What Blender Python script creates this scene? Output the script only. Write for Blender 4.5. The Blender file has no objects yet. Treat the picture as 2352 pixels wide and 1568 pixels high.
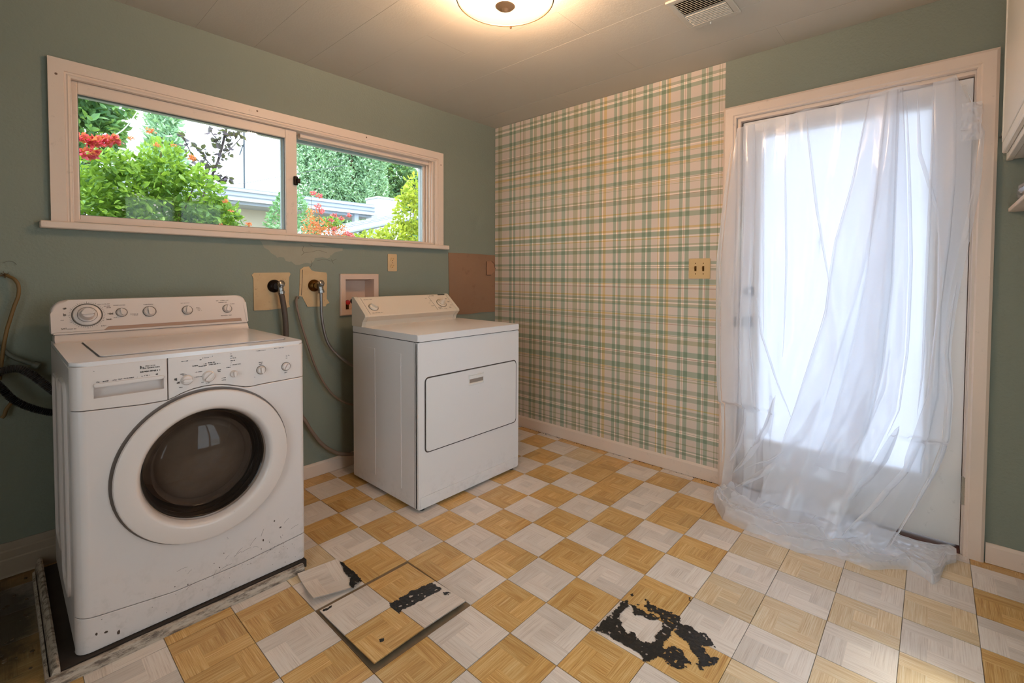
import bpy, bmesh, math, random
import numpy as np
from mathutils import Vector, Matrix
from mathutils.geometry import tessellate_polygon

S = bpy.context.scene
C = S.collection
rnd = random.Random(7)
PI = math.pi

# ------------------------------------------------------------------ camera
cam = bpy.data.cameras.new('camera')
cam_o = bpy.data.objects.new('camera', cam)
C.objects.link(cam_o)
S.camera = cam_o
yaw, pitch, roll = math.radians(41.82), math.radians(1.66), math.radians(0.22)
fw = Vector((math.cos(yaw) * math.cos(pitch), math.sin(yaw) * math.cos(pitch), -math.sin(pitch)))
rt = Vector((math.sin(yaw), -math.cos(yaw), 0))
up = rt.cross(fw)
r2 = math.cos(roll) * rt + math.sin(roll) * up
u2 = -math.sin(roll) * rt + math.cos(roll) * up
M = Matrix((r2, u2, -fw)).transposed().to_4x4()
M.translation = (-2.809, -2.7635, 1.2225)
cam_o.matrix_world = M
cam.sensor_fit = 'HORIZONTAL'
cam.sensor_width = 36
cam.lens = 36 * 1071.6 / 2352
cam.shift_x = (1176 - 1187.3) / 2352
cam.shift_y = (661.1 - 784) / 2352
cam.clip_start = 0.02
cam.clip_end = 200

# ------------------------------------------------------------------ exposure, sky, sun
S.view_settings.view_transform = 'Standard'
S.view_settings.look = 'None'
S.view_settings.exposure = 1.07
S.view_settings.gamma = 1.0
S.view_settings.use_curve_mapping = False

SKY = 2.7
w = bpy.data.worlds.new('sky')
S.world = w
w.use_nodes = True
nt = w.node_tree
nt.nodes.clear()
wo = nt.nodes.new('ShaderNodeOutputWorld')
bg = nt.nodes.new('ShaderNodeBackground')
tc = nt.nodes.new('ShaderNodeTexCoord')
nz = nt.nodes.new('ShaderNodeTexNoise')
nz.inputs['Scale'].default_value = 2.2
nz.inputs['Detail'].default_value = 5
cr = nt.nodes.new('ShaderNodeValToRGB')
cr.color_ramp.elements[0].position = 0.35
cr.color_ramp.elements[0].color = (0.62, 0.76, 1.0, 1)
cr.color_ramp.elements[1].position = 0.62
cr.color_ramp.elements[1].color = (0.84, 0.90, 1.0, 1)
nt.links.new(tc.outputs['Generated'], nz.inputs['Vector'])
nt.links.new(nz.outputs['Fac'], cr.inputs['Fac'])
nt.links.new(cr.outputs['Color'], bg.inputs['Color'])
bg.inputs['Strength'].default_value = SKY
nt.links.new(bg.outputs['Background'], wo.inputs['Surface'])

sun = bpy.data.lights.new('sun', 'SUN')
sun.energy = 3.0
sun.angle = math.radians(8)
sun.color = (1.0, 0.95, 0.86)
sun_o = bpy.data.objects.new('sun', sun)
C.objects.link(sun_o)
sun_o.rotation_euler = Vector((0.12, 0.48, -0.87)).to_track_quat('-Z', 'Y').to_euler()
sun_o.location = (0, -6, 12)

LAMP_POWER = 38.0     # the ceiling fixture's bulb, built with the fixture further down
LAMP_COLOR = (1.0, 0.69, 0.46)

# ------------------------------------------------------------------ helpers
class MB:
    """collects shapes; build() links them as ONE mesh object"""
    def __init__(s):
        s.v = []; s.f = []; s.uv = None
    def add(s, vs, fs):
        b = len(s.v)
        s.v += [tuple(x) for x in vs]
        s.f += [tuple(i + b for i in f) for f in fs]
        return s
    def bm(s, bm):
        bm.verts.ensure_lookup_table()
        for i, v in enumerate(bm.verts): v.index = i
        s.add([v.co[:] for v in bm.verts], [[v.index for v in f.verts] for f in bm.faces])
        bm.free()
        return s
    def box(s, x0, x1, y0, y1, z0, z1, bev=0, seg=1):
        if bev <= 0:
            v = [(x, y, z) for z in (z0, z1) for y in (y0, y1) for x in (x0, x1)]
            return s.add(v, [(0, 2, 3, 1), (4, 5, 7, 6), (0, 1, 5, 4), (2, 6, 7, 3), (0, 4, 6, 2), (1, 3, 7, 5)])
        bm = bmesh.new()
        bmesh.ops.create_cube(bm, size=1)
        for v in bm.verts:
            v.co = ((x0 + x1) / 2 + v.co.x * (x1 - x0), (y0 + y1) / 2 + v.co.y * (y1 - y0), (z0 + z1) / 2 + v.co.z * (z1 - z0))
        bmesh.ops.bevel(bm, geom=bm.edges[:], offset=bev, segments=seg, profile=0.5, affect='EDGES')
        return s.bm(bm)
    def tube(s, pts, r, n=8, cap=True, smooth=0):
        P = [Vector(p) for p in pts]
        if smooth: P = spline(P, smooth)
        rs = r if hasattr(r, '__len__') else None
        prev = None; vs = []; fs = []
        for i, p in enumerate(P):
            d = (P[min(i + 1, len(P) - 1)] - P[max(i - 1, 0)]).normalized()
            a = prev - d * prev.dot(d) if prev is not None else d.orthogonal()
            if a.length < 1e-6: a = d.orthogonal()
            a.normalize(); prev = a
            b = d.cross(a)
            rr = rs[min(int(i * len(rs) / len(P)), len(rs) - 1)] if rs is not None else r
            for k in range(n):
                t = 2 * PI * k / n
                vs.append(p + a * math.cos(t) * rr + b * math.sin(t) * rr)
        for i in range(len(P) - 1):
            for k in range(n):
                k2 = (k + 1) % n
                fs.append((i * n + k, i * n + k2, (i + 1) * n + k2, (i + 1) * n + k))
        if cap:
            fs.append(tuple(range(n))[::-1]); fs.append(tuple((len(P) - 1) * n + k for k in range(n)))
        return s.add(vs, fs)
    def lathe(s, prof, o=(0, 0, 0), axis=(0, 0, 1), n=32, up=None):
        """prof: list of (r, h) along the axis"""
        ax = Vector(axis).normalized(); a = ax.orthogonal().normalized(); b = ax.cross(a); o = Vector(o)
        vs = []; fs = []; rows = []
        for r, h in prof:
            if r < 1e-6:
                rows.append([len(vs)]); vs.append(o + ax * h)
            else:
                rows.append(list(range(len(vs), len(vs) + n)))
                vs += [o + ax * h + a * r * math.cos(2 * PI * k / n) + b * r * math.sin(2 * PI * k / n) for k in range(n)]
        for A, B in zip(rows, rows[1:]):
            for k in range(n):
                k2 = (k + 1) % n
                if len(A) == 1 and len(B) == 1: continue
                if len(A) == 1: fs.append((A[0], B[k2], B[k])) if False else fs.append((A[0], B[k], B[k2]))
                elif len(B) == 1: fs.append((A[k], A[k2], B[0]))
                else: fs.append((A[k], A[k2], B[k2], B[k]))
        return s.add(vs, fs)
    def prism(s, poly, lo, hi, plane='xz', bev=0, seg=2):
        """2-D outline extruded along the third axis; optional rounded front rim"""
        def P(a, b, c):
            return {'xz': (a, c, b), 'xy': (a, b, c), 'yz': (c, a, b)}[plane]
        bm = bmesh.new()
        A = [bm.verts.new(P(a, b, lo)) for a, b in poly]
        B = [bm.verts.new(P(a, b, hi)) for a, b in poly]
        n = len(poly)
        try:
            bm.faces.new(A); bm.faces.new(B[::-1])
        except ValueError: pass
        for i in range(n):
            bm.faces.new((A[i], B[i], B[(i + 1) % n], A[(i + 1) % n]))
        if bev > 0:
            ed = [e for e in bm.edges if (e.verts[0] in A and e.verts[1] in A) or (e.verts[0] in B and e.verts[1] in B)]
            bmesh.ops.bevel(bm, geom=ed, offset=bev, segments=seg, profile=0.5, affect='EDGES')
        bmesh.ops.recalc_face_normals(bm, faces=bm.faces[:])
        return s.bm(bm)
    def xf(s, m):
        s.v = [tuple(m @ Vector(p)) for p in s.v]; return s
    def build(s, name, mat, parent=None, smooth=40, uv=None):
        me = bpy.data.meshes.new(name)
        me.from_pydata(s.v, [], s.f)
        me.materials.append(mat)
        if smooth:
            me.polygons.foreach_set('use_smooth', [True] * len(me.polygons))
            me.set_sharp_from_angle(angle=math.radians(smooth))
            flat_big = len(me.polygons) < 4000
        o = bpy.data.objects.new(name, me)
        C.objects.link(o)
        if smooth and flat_big:
            wn = o.modifiers.new('weighted_normal', 'WEIGHTED_NORMAL'); wn.keep_sharp = True; wn.weight = 80
        if parent is not None:
            o.parent = parent
            if parent.type == 'EMPTY': o.matrix_parent_inverse = Matrix.Translation(-parent.location)
        return o

def spline(P, k):
    out = []
    for i in range(len(P) - 1):
        p0 = P[i - 1] if i else P[0] * 2 - P[1]
        p1, p2 = P[i], P[i + 1]
        p3 = P[i + 2] if i + 2 < len(P) else p2 * 2 - p1
        for j in range(k):
            t = j / k
            out.append(0.5 * ((2 * p1) + (p2 - p0) * t + (2 * p0 - 5 * p1 + 4 * p2 - p3) * t * t + (3 * p1 - p0 - 3 * p2 + p3) * t ** 3))
    out.append(P[-1])
    return out

def rrect(a0, a1, b0, b1, r, n=5):
    pts = []
    rs = r if hasattr(r, '__len__') else (r,) * 4
    for (cx, cy, q, rr) in ((a1, b1, 0, rs[0]), (a0, b1, 1, rs[1]), (a0, b0, 2, rs[2]), (a1, b0, 3, rs[3])):
        sx = 1 if q in (0, 3) else -1; sy = 1 if q in (0, 1) else -1
        for k in range(n + 1):
            t = PI / 2 * q + PI / 2 * k / n
            pts.append((cx - sx * rr + rr * math.cos(t), cy - sy * rr + rr * math.sin(t)))
    return pts

def tag(o, label=None, cat=None, group=None, kind=None):
    if label: o['label'] = label
    if cat: o['category'] = cat
    if group: o['group'] = group
    if kind: o['kind'] = kind
    return o

def empty(name, loc, label, cat, group=None):
    o = bpy.data.objects.new(name, None)
    o.location = loc; o.empty_display_size = 0.05
    C.objects.link(o)
    return tag(o, label, cat, group)

def structure(o):
    o['kind'] = 'structure'; return o

# ------------------------------------------------------------------ materials
def lin(c):
    return tuple((x / 12.92 if x <= 0.04045 else ((x + 0.055) / 1.055) ** 2.4) for x in c)

class NT:
    def __init__(s, name):
        s.m = bpy.data.materials.new(name); s.m.use_nodes = True
        s.t = s.m.node_tree; s.n = s.t.nodes; s.n.clear()
        s.out = s.n.new('ShaderNodeOutputMaterial')
    def node(s, typ, **kw):
        x = s.n.new(typ)
        for k, v in kw.items():
            if k in x.inputs.keys(): s.set(x.inputs[k], v)
            else: setattr(x, k, v)
        return x
    def set(s, inp, v):
        if isinstance(v, bpy.types.NodeSocket): s.t.links.new(v, inp)
        elif hasattr(v, '__len__') and inp.type == 'RGBA' and len(v) == 3: inp.default_value = (*v, 1)
        else: inp.default_value = v
    def math(s, op, a, b=None, clamp=False):
        x = s.n.new('ShaderNodeMath'); x.operation = op; x.use_clamp = clamp
        s.set(x.inputs[0], a)
        if b is not None: s.set(x.inputs[1], b)
        return x.outputs[0]
    def mix(s, f, a, b, blend='MIX'):
        x = s.n.new('ShaderNodeMix'); x.data_type = 'RGBA'; x.blend_type = blend
        s.set(x.inputs[0], f); s.set(x.inputs[6], a); s.set(x.inputs[7], b)
        return x.outputs[2]
    def noise(s, scale, detail=3, vec=None, rough=0.5):
        x = s.n.new('ShaderNodeTexNoise'); x.inputs['Scale'].default_value = scale
        x.inputs['Detail'].default_value = detail; x.inputs['Roughness'].default_value = rough
        if vec is not None: s.t.links.new(vec, x.inputs['Vector'])
        return x.outputs['Fac']
    def ramp(s, f, stops, interp='LINEAR'):
        x = s.n.new('ShaderNodeValToRGB'); e = x.color_ramp.elements; x.color_ramp.interpolation = interp
        while len(e) < len(stops): e.new(0.5)
        for k, (p, c) in enumerate(sorted(stops, key=lambda q: q[0])):
            e[k].position = p
            e[k].color = (*c, 1) if hasattr(c, '__len__') else (c, c, c, 1)
        s.set(x.inputs[0], f)
        return x.outputs[0]
    def pos(s):
        return s.node('ShaderNodeTexCoord').outputs['Object']
    def sep(s, v):
        x = s.n.new('ShaderNodeSeparateXYZ'); s.t.links.new(v, x.inputs[0]); return x.outputs
    def comb(s, x, y, z=0.0):
        n = s.n.new('ShaderNodeCombineXYZ')
        for i, q in enumerate((x, y, z)): s.set(n.inputs[i], q)
        return n.outputs[0]
    def bump(s, h, strength, dist=0.002):
        b = s.n.new('ShaderNodeBump'); b.inputs['Strength'].default_value = strength; b.inputs['Distance'].default_value = dist
        s.t.links.new(h, b.inputs['Height']); return b.outputs[0]
    def pbr(s, col, rough=0.5, metal=0.0, normal=None, spec=None, coat=None):
        b = s.n.new('ShaderNodeBsdfPrincipled')
        s.set(b.inputs['Base Color'], col); s.set(b.inputs['Roughness'], rough); s.set(b.inputs['Metallic'], metal)
        if normal is not None: s.t.links.new(normal, b.inputs['Normal'])
        if spec is not None: b.inputs['Specular IOR Level'].default_value = spec
        if coat is not None: b.inputs['Coat Weight'].default_value = coat
        return b.outputs[0]
    def done(s, sh):
        s.t.links.new(sh, s.out.inputs['Surface']); return s.m

def plain(name, c, rough=0.5, metal=0.0, var=0.06, scale=14, bump=0.0, spec=None, bscale=None):
    m = NT(name); p = m.pos()
    n = m.noise(scale, 4, p)
    c = lin(c)
    col = m.mix(n, tuple(x * (1 - var) for x in c), tuple(min(1, x * (1 + var)) for x in c))
    nm = m.bump(m.noise(bscale or scale * 8, 3, p), bump) if bump else None
    return m.done(m.pbr(col, rough, metal, nm, spec))

def enamel(name, c, rough=0.28, dirt=0.5, zdirt=0.35, specks=True):
    """old white appliance enamel: faint yellowing, specks and grime that gathers low down"""
    m = NT(name); p = m.pos(); x, y, z = m.sep(p); c = lin(c)
    col = m.mix(m.noise(2.5, 3, p), tuple(k * 0.95 for k in c), c)
    low = m.ramp(z, [(0.0, 1.0), (zdirt, 0.0)])
    smear = m.ramp(m.noise(26, 6, p, 0.7), [(0.52, 0.0), (0.72, 1.0)])
    f = m.math('MULTIPLY', m.math('MULTIPLY', low, smear), dirt)
    col = m.mix(f, col, lin((0.50, 0.44, 0.38)))
    if specks:
        vo = m.node('ShaderNodeTexVoronoi', Scale=38.0); m.t.links.new(p, vo.inputs['Vector'])
        d = m.math('LESS_THAN', vo.outputs['Distance'], m.math('MULTIPLY', m.ramp(m.noise(5, 3, p), [(0.55, 0.0), (0.8, 1.0)]), 0.16))
        col = m.mix(m.math('MULTIPLY', d, m.math('ADD', 0.25, m.math('MULTIPLY', low, 0.6), clamp=True)), col, lin((0.30, 0.24, 0.19)))
    return m.done(m.pbr(col, rough, 0, None, 0.5))

def painted_wall(name, c):
    m = NT(name); p = m.pos(); c = lin(c)
    n = m.noise(1.7, 4, p)
    col = m.mix(n, tuple(k * 0.93 for k in c), tuple(k * 1.05 for k in c))
    st = m.ramp(m.noise(7, 6, p, 0.65), [(0.62, 0.0), (0.8, 1.0)])
    col = m.mix(m.math('MULTIPLY', st, 0.10), col, lin((0.42, 0.40, 0.30)))
    h = m.math('ADD', m.noise(95, 2, p), m.math('MULTIPLY', m.noise(34, 3, p), 0.8))
    return m.done(m.pbr(col, 0.62, 0, m.bump(h, 0.55, 0.0035), 0.35))

def trim_paint(name, c, dirt=0.35):
    m = NT(name); p = m.pos(); c = lin(c)
    col = m.mix(m.noise(6, 4, p), tuple(k * 0.94 for k in c), c)
    st = m.ramp(m.noise(24, 7, p, 0.75), [(0.60, 0.0), (0.76, 1.0)])
    col = m.mix(m.math('MULTIPLY', st, dirt), col, lin((0.42, 0.33, 0.25)))
    return m.done(m.pbr(col, 0.42, 0, m.bump(m.noise(60, 3, p), 0.12, 0.001), 0.4))

WALLC = (0.508, 0.518, 0.455)
M_WALL = painted_wall('sage_wall_paint', WALLC)
M_TRIM = trim_paint('cream_trim_paint', (0.875, 0.780, 0.700))
M_TRIM_OLD = trim_paint('dirty_trim_paint', (0.64, 0.56, 0.48), 0.9)
M_CEIL = NT('ceiling_paint')
_p = M_CEIL.pos()
_h = M_CEIL.math('ADD', M_CEIL.noise(130, 2, _p), M_CEIL.math('MULTIPLY', M_CEIL.noise(48, 2, _p), 0.7))
M_CEIL = M_CEIL.done(M_CEIL.pbr(M_CEIL.mix(M_CEIL.noise(2, 3, _p), lin((0.745, 0.695, 0.625)), lin((0.785, 0.735, 0.665))), 0.55, 0, M_CEIL.bump(_h, 0.22, 0.002), 0.3))
M_DARK = plain('dark_gap', (0.09, 0.075, 0.06), 0.8)
M_SUB = plain('subfloor', (0.16, 0.12, 0.09), 0.85, var=0.3, scale=9)
M_WASH = enamel('washer_enamel', (0.840, 0.785, 0.755), 0.27, 0.35, 0.30)
M_WASHTOP = enamel('washer_top_enamel', (0.895, 0.853, 0.835), 0.16, 0.2, 0.30)
M_WASHP = enamel('washer_plastic', (0.855, 0.790, 0.750), 0.34, 0.2, 0.3)
M_DRY = enamel('dryer_enamel', (0.885, 0.850, 0.825), 0.30, 0.25, 0.2)
M_DRYP = enamel('dryer_panel', (0.880, 0.810, 0.725), 0.38, 0.2, 0.2, False)
M_TAUPE = plain('taupe_strip', (0.66, 0.52, 0.44), 0.4)
M_INK = plain('black_print', (0.06, 0.055, 0.05), 0.6)
M_INKG = plain('grey_print', (0.33, 0.29, 0.25), 0.6)
M_CHROME = plain('worn_chrome', (0.62, 0.60, 0.58), 0.28, 1.0, var=0.15, scale=60)
M_BRASS = plain('old_brass', (0.42, 0.28, 0.13), 0.38, 1.0, var=0.3, scale=60)
M_STEEL = plain('braided_steel', (0.55, 0.52, 0.50), 0.35, 0.7, var=0.25, scale=200)
M_RUBBER = plain('brown_rubber', (0.34, 0.275, 0.23), 0.6, var=0.15, bump=0.1)
M_BLACKR = plain('black_rubber', (0.055, 0.05, 0.05), 0.45)
M_RIB = plain('ribbed_hose_plastic', (0.27, 0.25, 0.235), 0.30, var=0.1)
M_CABLE = plain('tan_cable', (0.50, 0.41, 0.34), 0.55)
M_CABLE2 = plain('yellow_brown_cable', (0.47, 0.35, 0.18), 0.55)
M_GREYTUBE = plain('grey_tube', (0.36, 0.36, 0.31), 0.5)
M_ALMOND = plain('almond_plastic', (0.80, 0.66, 0.46), 0.36)
M_IVORY = plain('ivory_plastic', (0.78, 0.65, 0.48), 0.4)
M_WHITEPL = plain('white_plastic', (0.86, 0.83, 0.80), 0.35)
M_RED = plain('red_plastic', (0.65, 0.08, 0.05), 0.4)
M_FOIL = plain('foil', (0.72, 0.71, 0.72), 0.22, 1.0, var=0.1)
M_ALU = plain('aluminium', (0.74, 0.77, 0.78), 0.45, 0.1, var=0.06)
# ------------------------------------------------------------------ floor of separate vinyl tiles
T, U0, V0 = 0.198825, -1.461763, -1.710693
XL, XR, YB, YF, H = -3.90, 0.0, 0.0, -3.30, 2.44      # room shell

def tile_mat(name, base, streak, dark, contrast, rough=0.34):
    m = NT(name)
    uv = m.node('ShaderNodeUVMap').outputs[0]
    u, v, _ = m.sep(uv)
    oi = m.node('ShaderNodeObjectInfo').outputs['Random']
    # pinwheel parquet print: bands of grain turn a quarter at each block
    a = 0.34; b = 0.66
    def gt(x, k): return m.math('GREATER_THAN', x, k)
    def lt(x, k): return m.math('LESS_THAN', x, k)
    L = m.math('MULTIPLY', lt(u, a), lt(v, b))
    Tt = m.math('MULTIPLY', gt(v, b), lt(u, b))
    R = m.math('MULTIPLY', gt(u, b), gt(v, a))
    B = m.math('MULTIPLY', lt(v, a), gt(u, a))
    vert = m.math('ADD', L, R, clamp=True)
    hor = m.math('ADD', Tt, B, clamp=True)
    reg = m.math('ADD', m.math('ADD', m.math('MULTIPLY', L, 1.0), m.math('MULTIPLY', Tt, 2.0)), m.math('ADD', m.math('MULTIPLY', R, 3.0), m.math('MULTIPLY', B, 4.0)))
    off = m.math('ADD', m.math('MULTIPLY', reg, 3.17), m.math('MULTIPLY', oi, 37.0))
    ctr = m.math('SUBTRACT', 1.0, m.math('ADD', vert, hor), clamp=True)
    isv = m.math('ADD', vert, m.math('MULTIPLY', ctr, gt(oi, 0.5)), clamp=True)
    def pick(p, q): return m.math('ADD', m.math('MULTIPLY', isv, p), m.math('MULTIPLY', m.math('SUBTRACT', 1.0, isv), q))
    across = pick(u, v); along = pick(v, u)
    g1 = m.noise(1.0, 4, m.comb(m.math('MULTIPLY', across, 66.0), m.math('MULTIPLY', along, 1.6), off), 0.65)
    g2 = m.noise(1.0, 2, m.comb(m.math('MULTIPLY', across, 9.0), m.math('MULTIPLY', along, 0.8), m.math('ADD', off, 11.0)))
    g = m.math('ADD', m.math('MULTIPLY', g1, 0.74), m.math('MULTIPLY', g2, 0.26))
    col = m.ramp(g, [(0.5 - 0.24 / contrast, lin(dark)), (0.5, lin(base)), (0.5 + 0.2 / contrast, lin(streak))])
    # each block and each tile a shade of its own
    wn = m.node('ShaderNodeTexWhiteNoise', noise_dimensions='1D'); m.t.links.new(off, wn.inputs['W'])
    col = m.mix(1.0, col, m.ramp(wn.outputs['Value'], [(0, 0.87), (1, 1.06)]), 'MULTIPLY')
    geo = m.node('ShaderNodeNewGeometry')
    pp = geo.outputs['Position']
    wear = m.ramp(m.noise(3.5, 5, pp, 0.6), [(0.55, 0.0), (0.75, 1.0)])
    col = m.mix(m.math('MULTIPLY', wear, 0.16), col, lin((0.52, 0.42, 0.31)))
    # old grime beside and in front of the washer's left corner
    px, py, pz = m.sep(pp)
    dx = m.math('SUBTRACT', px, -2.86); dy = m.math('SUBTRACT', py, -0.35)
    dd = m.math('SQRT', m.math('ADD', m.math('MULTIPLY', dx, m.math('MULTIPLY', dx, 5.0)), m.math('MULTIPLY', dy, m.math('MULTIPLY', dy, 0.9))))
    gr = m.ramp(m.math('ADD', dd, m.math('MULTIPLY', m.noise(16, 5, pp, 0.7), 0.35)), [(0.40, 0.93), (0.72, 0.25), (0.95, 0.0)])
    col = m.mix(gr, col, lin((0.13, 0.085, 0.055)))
    # dark edge of the vinyl
    e = m.math('MINIMUM', m.math('MINIMUM', u, m.math('SUBTRACT', 1.0, u)), m.math('MINIMUM', v, m.math('SUBTRACT', 1.0, v)))
    col = m.mix(m.ramp(e, [(0.0, 0.5), (0.007, 0.0)]), col, lin((0.20, 0.14, 0.09)))
    rg = m.ramp(m.noise(9, 4, pp), [(0.3, rough - 0.06), (0.7, rough + 0.1)])
    return m.done(m.pbr(col, rg, 0, m.bump(g1, 0.16, 0.0008), 0.45))

M_TW = tile_mat('whitewashed_tile', (0.885, 0.815, 0.755), (0.915, 0.865, 0.815), (0.745, 0.655, 0.585), 1.0)
M_TT = tile_mat('golden_oak_tile', (0.830, 0.640, 0.375), (0.905, 0.770, 0.545), (0.680, 0.460, 0.215), 1.25)
M_TP = tile_mat('pale_oak_tile', (0.865, 0.750, 0.590), (0.915, 0.84, 0.73), (0.76, 0.60, 0.42), 1.2)

def tile_mesh(name, rot, mat, h=0.004, gap=0.0004, size=T):
    a = size / 2 - gap; c = a - 0.0009
    vs = [(-a, -a, -h), (a, -a, -h), (a, a, -h), (-a, a, -h), (-a, -a, -0.0009), (a, -a, -0.0009), (a, a, -0.0009), (-a, a, -0.0009),
          (-c, -c, 0), (c, -c, 0), (c, c, 0), (-c, c, 0)]
    fs = [(8, 9, 10, 11), (0, 1, 5, 4), (1, 2, 6, 5), (2, 3, 7, 6), (3, 0, 4, 7), (4, 5, 9, 8), (5, 6, 10, 9), (6, 7, 11, 10), (7, 4, 8, 11)]
    me = bpy.data.meshes.new(name); me.from_pydata(vs, [], fs); me.materials.append(mat)
    ul = me.uv_layers.new(name='UVMap')
    for l in me.loops:
        x, y, z = vs[l.vertex_index]
        q = (x / (2 * a) + 0.5, y / (2 * a) + 0.5)
        for _ in range(rot): q = (q[1], 1 - q[0])
        ul.data[l.index].uv = q
    return me
TM = {k: [tile_mesh('floor_tile', r, mm) for r in range(4)] for k, mm in (('W', M_TW), ('T', M_TT), ('P', M_TP))}

floor = structure(MB().box(XL - 0.12, XR + 0.12, YF - 0.12, YB + 0.12, -0.12, -0.0036).build('floor', M_SUB, smooth=0))
EXC = {(6, 3): 'P', (7, 3): 'T', (6, 2): 'T', (7, 2): 'W', (5, 1): 'T', (6, 1): 'W', (7, 1): 'T', (5, 0): 'W', (6, 0): 'T', (7, 0): 'W',
       (5, -1): 'T', (6, -1): 'W', (7, -1): 'T', (2, -3): 'P', (4, -3): 'P', (1, -4): 'W', (2, -4): 'P', (3, -4): 'W', (4, -4): 'P', (5, -4): 'W', (6, -4): 'P',
       (1, -5): 'P', (2, -5): 'W', (3, -5): 'P', (4, -5): 'W', (5, -5): 'P', (2, -6): 'P', (3, -6): 'W', (4, -6): 'P', (5, -6): 'W', (6, -6): 'P',
       (3, -7): 'T', (4, -7): 'W', (5, -7): 'T', (6, -7): 'W', (7, -7): 'T', (-3, 4): 'P', (-5, 3): 'T', (-6, 3): 'W', (-7, 3): 'T', (-7, 5): 'T', (-7, 4): 'T', (-7, 6): 'P', (-6, 2): 'W'}
rest = MB(); n_t = 0
tr = random.Random(3)
for j in range(-9, 9):
    for i in range(-13, 8):
        x0, x1 = U0 + i * T, U0 + (i + 1) * T; y0, y1 = V0 + j * T, V0 + (j + 1) * T
        xc, yc = (x0 + x1) / 2, (y0 + y1) / 2
        if x0 > XR or y0 > YB or x1 < XL or y1 < YF: continue
        if (i, j) in ((-2, 1), (-3, 1), (-3, 2), (-2, 2)): continue       # lifted off: the loose sheet lies over bare mastic here
        k = EXC.get((i, j)) or (('W' if (i + j) % 2 == 0 else 'T') if j > -4 else ('W' if (i + j) % 2 else 'P'))
        d = (Vector((xc, yc, 0)) - M.translation); zd = d.dot(fw)
        seen = zd > 0.05 and abs(d.dot(rt)) < zd * 1.3 and d.length < 6 and zd > 0.55
        if x1 > XR + 0.11 or y1 > YB + 0.11 or not seen:
            q = tile_mesh('t', 0, M_TT)
            cx0, cx1, cy0, cy1 = max(x0, XL), min(x1, XR), max(y0, YF), min(y1, YB)
            if not seen and cx1 - cx0 > 0.01 and cy1 - cy0 > 0.01:
                rest.box(cx0 + .0006, cx1 - .0006, cy0 + .0006, cy1 - .0006, -0.004, 0)
                continue
        me = TM[k][tr.randrange(4)]
        o = bpy.data.objects.new('floor_tile', me); C.objects.link(o); o.parent = floor
        o.location = (xc, yc, tr.uniform(-0.0004, 0.0003))
        o.rotation_euler = (tr.uniform(-1, 1) * 0.0015, tr.uniform(-1, 1) * 0.0015, tr.uniform(-1, 1) * 0.003)
        # tiles cut where they meet the walls
        if x1 > XR or y1 > YB or x0 < XL or y0 < YF:
            o.rotation_euler = (0, 0, 0); o.location.z = 0
            sx = (min(x1, XR) - max(x0, XL)) / T; sy = (min(y1, YB) - max(y0, YF)) / T
            o.scale = (sx, sy, 1); o.location.x = (min(x1, XR) + max(x0, XL)) / 2; o.location.y = (min(y1, YB) + max(y0, YF)) / 2
        n_t += 1
if rest.v:
    q = rest.build('tiles_out_of_view', M_TT, floor, smooth=0); q['kind'] = 'stuff'

# ------------------------------------------------------------------ walls with their openings
WT = 0.15
WX0, WX1, WZ0, WZ1 = -2.595, -0.645, 1.442, 2.06         # window opening in wall_left
DY0, DY1, DZ1 = -2.888, -1.915, 2.105                      # door opening in wall_back
wl = MB()
HX0, HX1, HZ0, HZ1 = -1.3445, -1.1475, 0.9955, 1.1865     # tap box recess
wl.box(XL - WT, HX0, 0, WT, -0.12, WZ0); wl.box(HX1, XR + WT, 0, WT, -0.12, WZ0); wl.box(HX0, HX1, 0, WT, -0.12, HZ0); wl.box(HX0, HX1, 0, WT, HZ1, WZ0); wl.box(HX0, HX1, .1, WT, HZ0, HZ1)
wl.box(XL - WT, XR + WT, 0, WT, WZ1, H + 0.02)
wl.box(XL - WT, WX0, 0, WT, WZ0, WZ1); wl.box(WX1, XR + WT, 0, WT, WZ0, WZ1)
wall_left = structure(wl.build('wall_left', M_WALL, smooth=0))
wb = MB()
wb.box(0, WT, DY1, 0.0, -0.12, H + 0.02); wb.box(0, WT, YF - WT, DY0, -0.12, H + 0.02); wb.box(0, WT, DY0, DY1, DZ1, H + 0.02)
wb.box(0, WT, DY0, DY1, -0.12, -0.01)
wall_back = structure(wb.build('wall_back', M_WALL, smooth=0))
# right wall, out of frame, with an unseen window added to light the appliance fronts
RX0, RX1, RZ0, RZ1 = -1.95, -1.00, 0.10, 2.05
wr = MB()
wr.box(XL - WT, 0, YF - WT, YF, -0.12, RZ0); wr.box(XL - WT, 0, YF - WT, YF, RZ1, H + 0.02)
wr.box(XL - WT, RX0, YF - WT, YF, RZ0, RZ1); wr.box(RX1, 0, YF - WT, YF, RZ0, RZ1)
wall_right = structure(wr.build('wall_right', M_WALL, smooth=0))
FY0, FY1, FZ0, FZ1 = -3.15, -1.75, 0.35, 2.05          # unseen window added in wall_front to light the door side
wfm = MB(); wfm.box(XL - WT, XL, YF, 0, -0.12, FZ0); wfm.box(XL - WT, XL, YF, 0, FZ1, H + 0.02); wfm.box(XL - WT, XL, YF, FY0, FZ0, FZ1); wfm.box(XL - WT, XL, FY1, 0, FZ0, FZ1)
wall_front = structure(wfm.build('wall_front', M_WALL, smooth=0))

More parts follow.
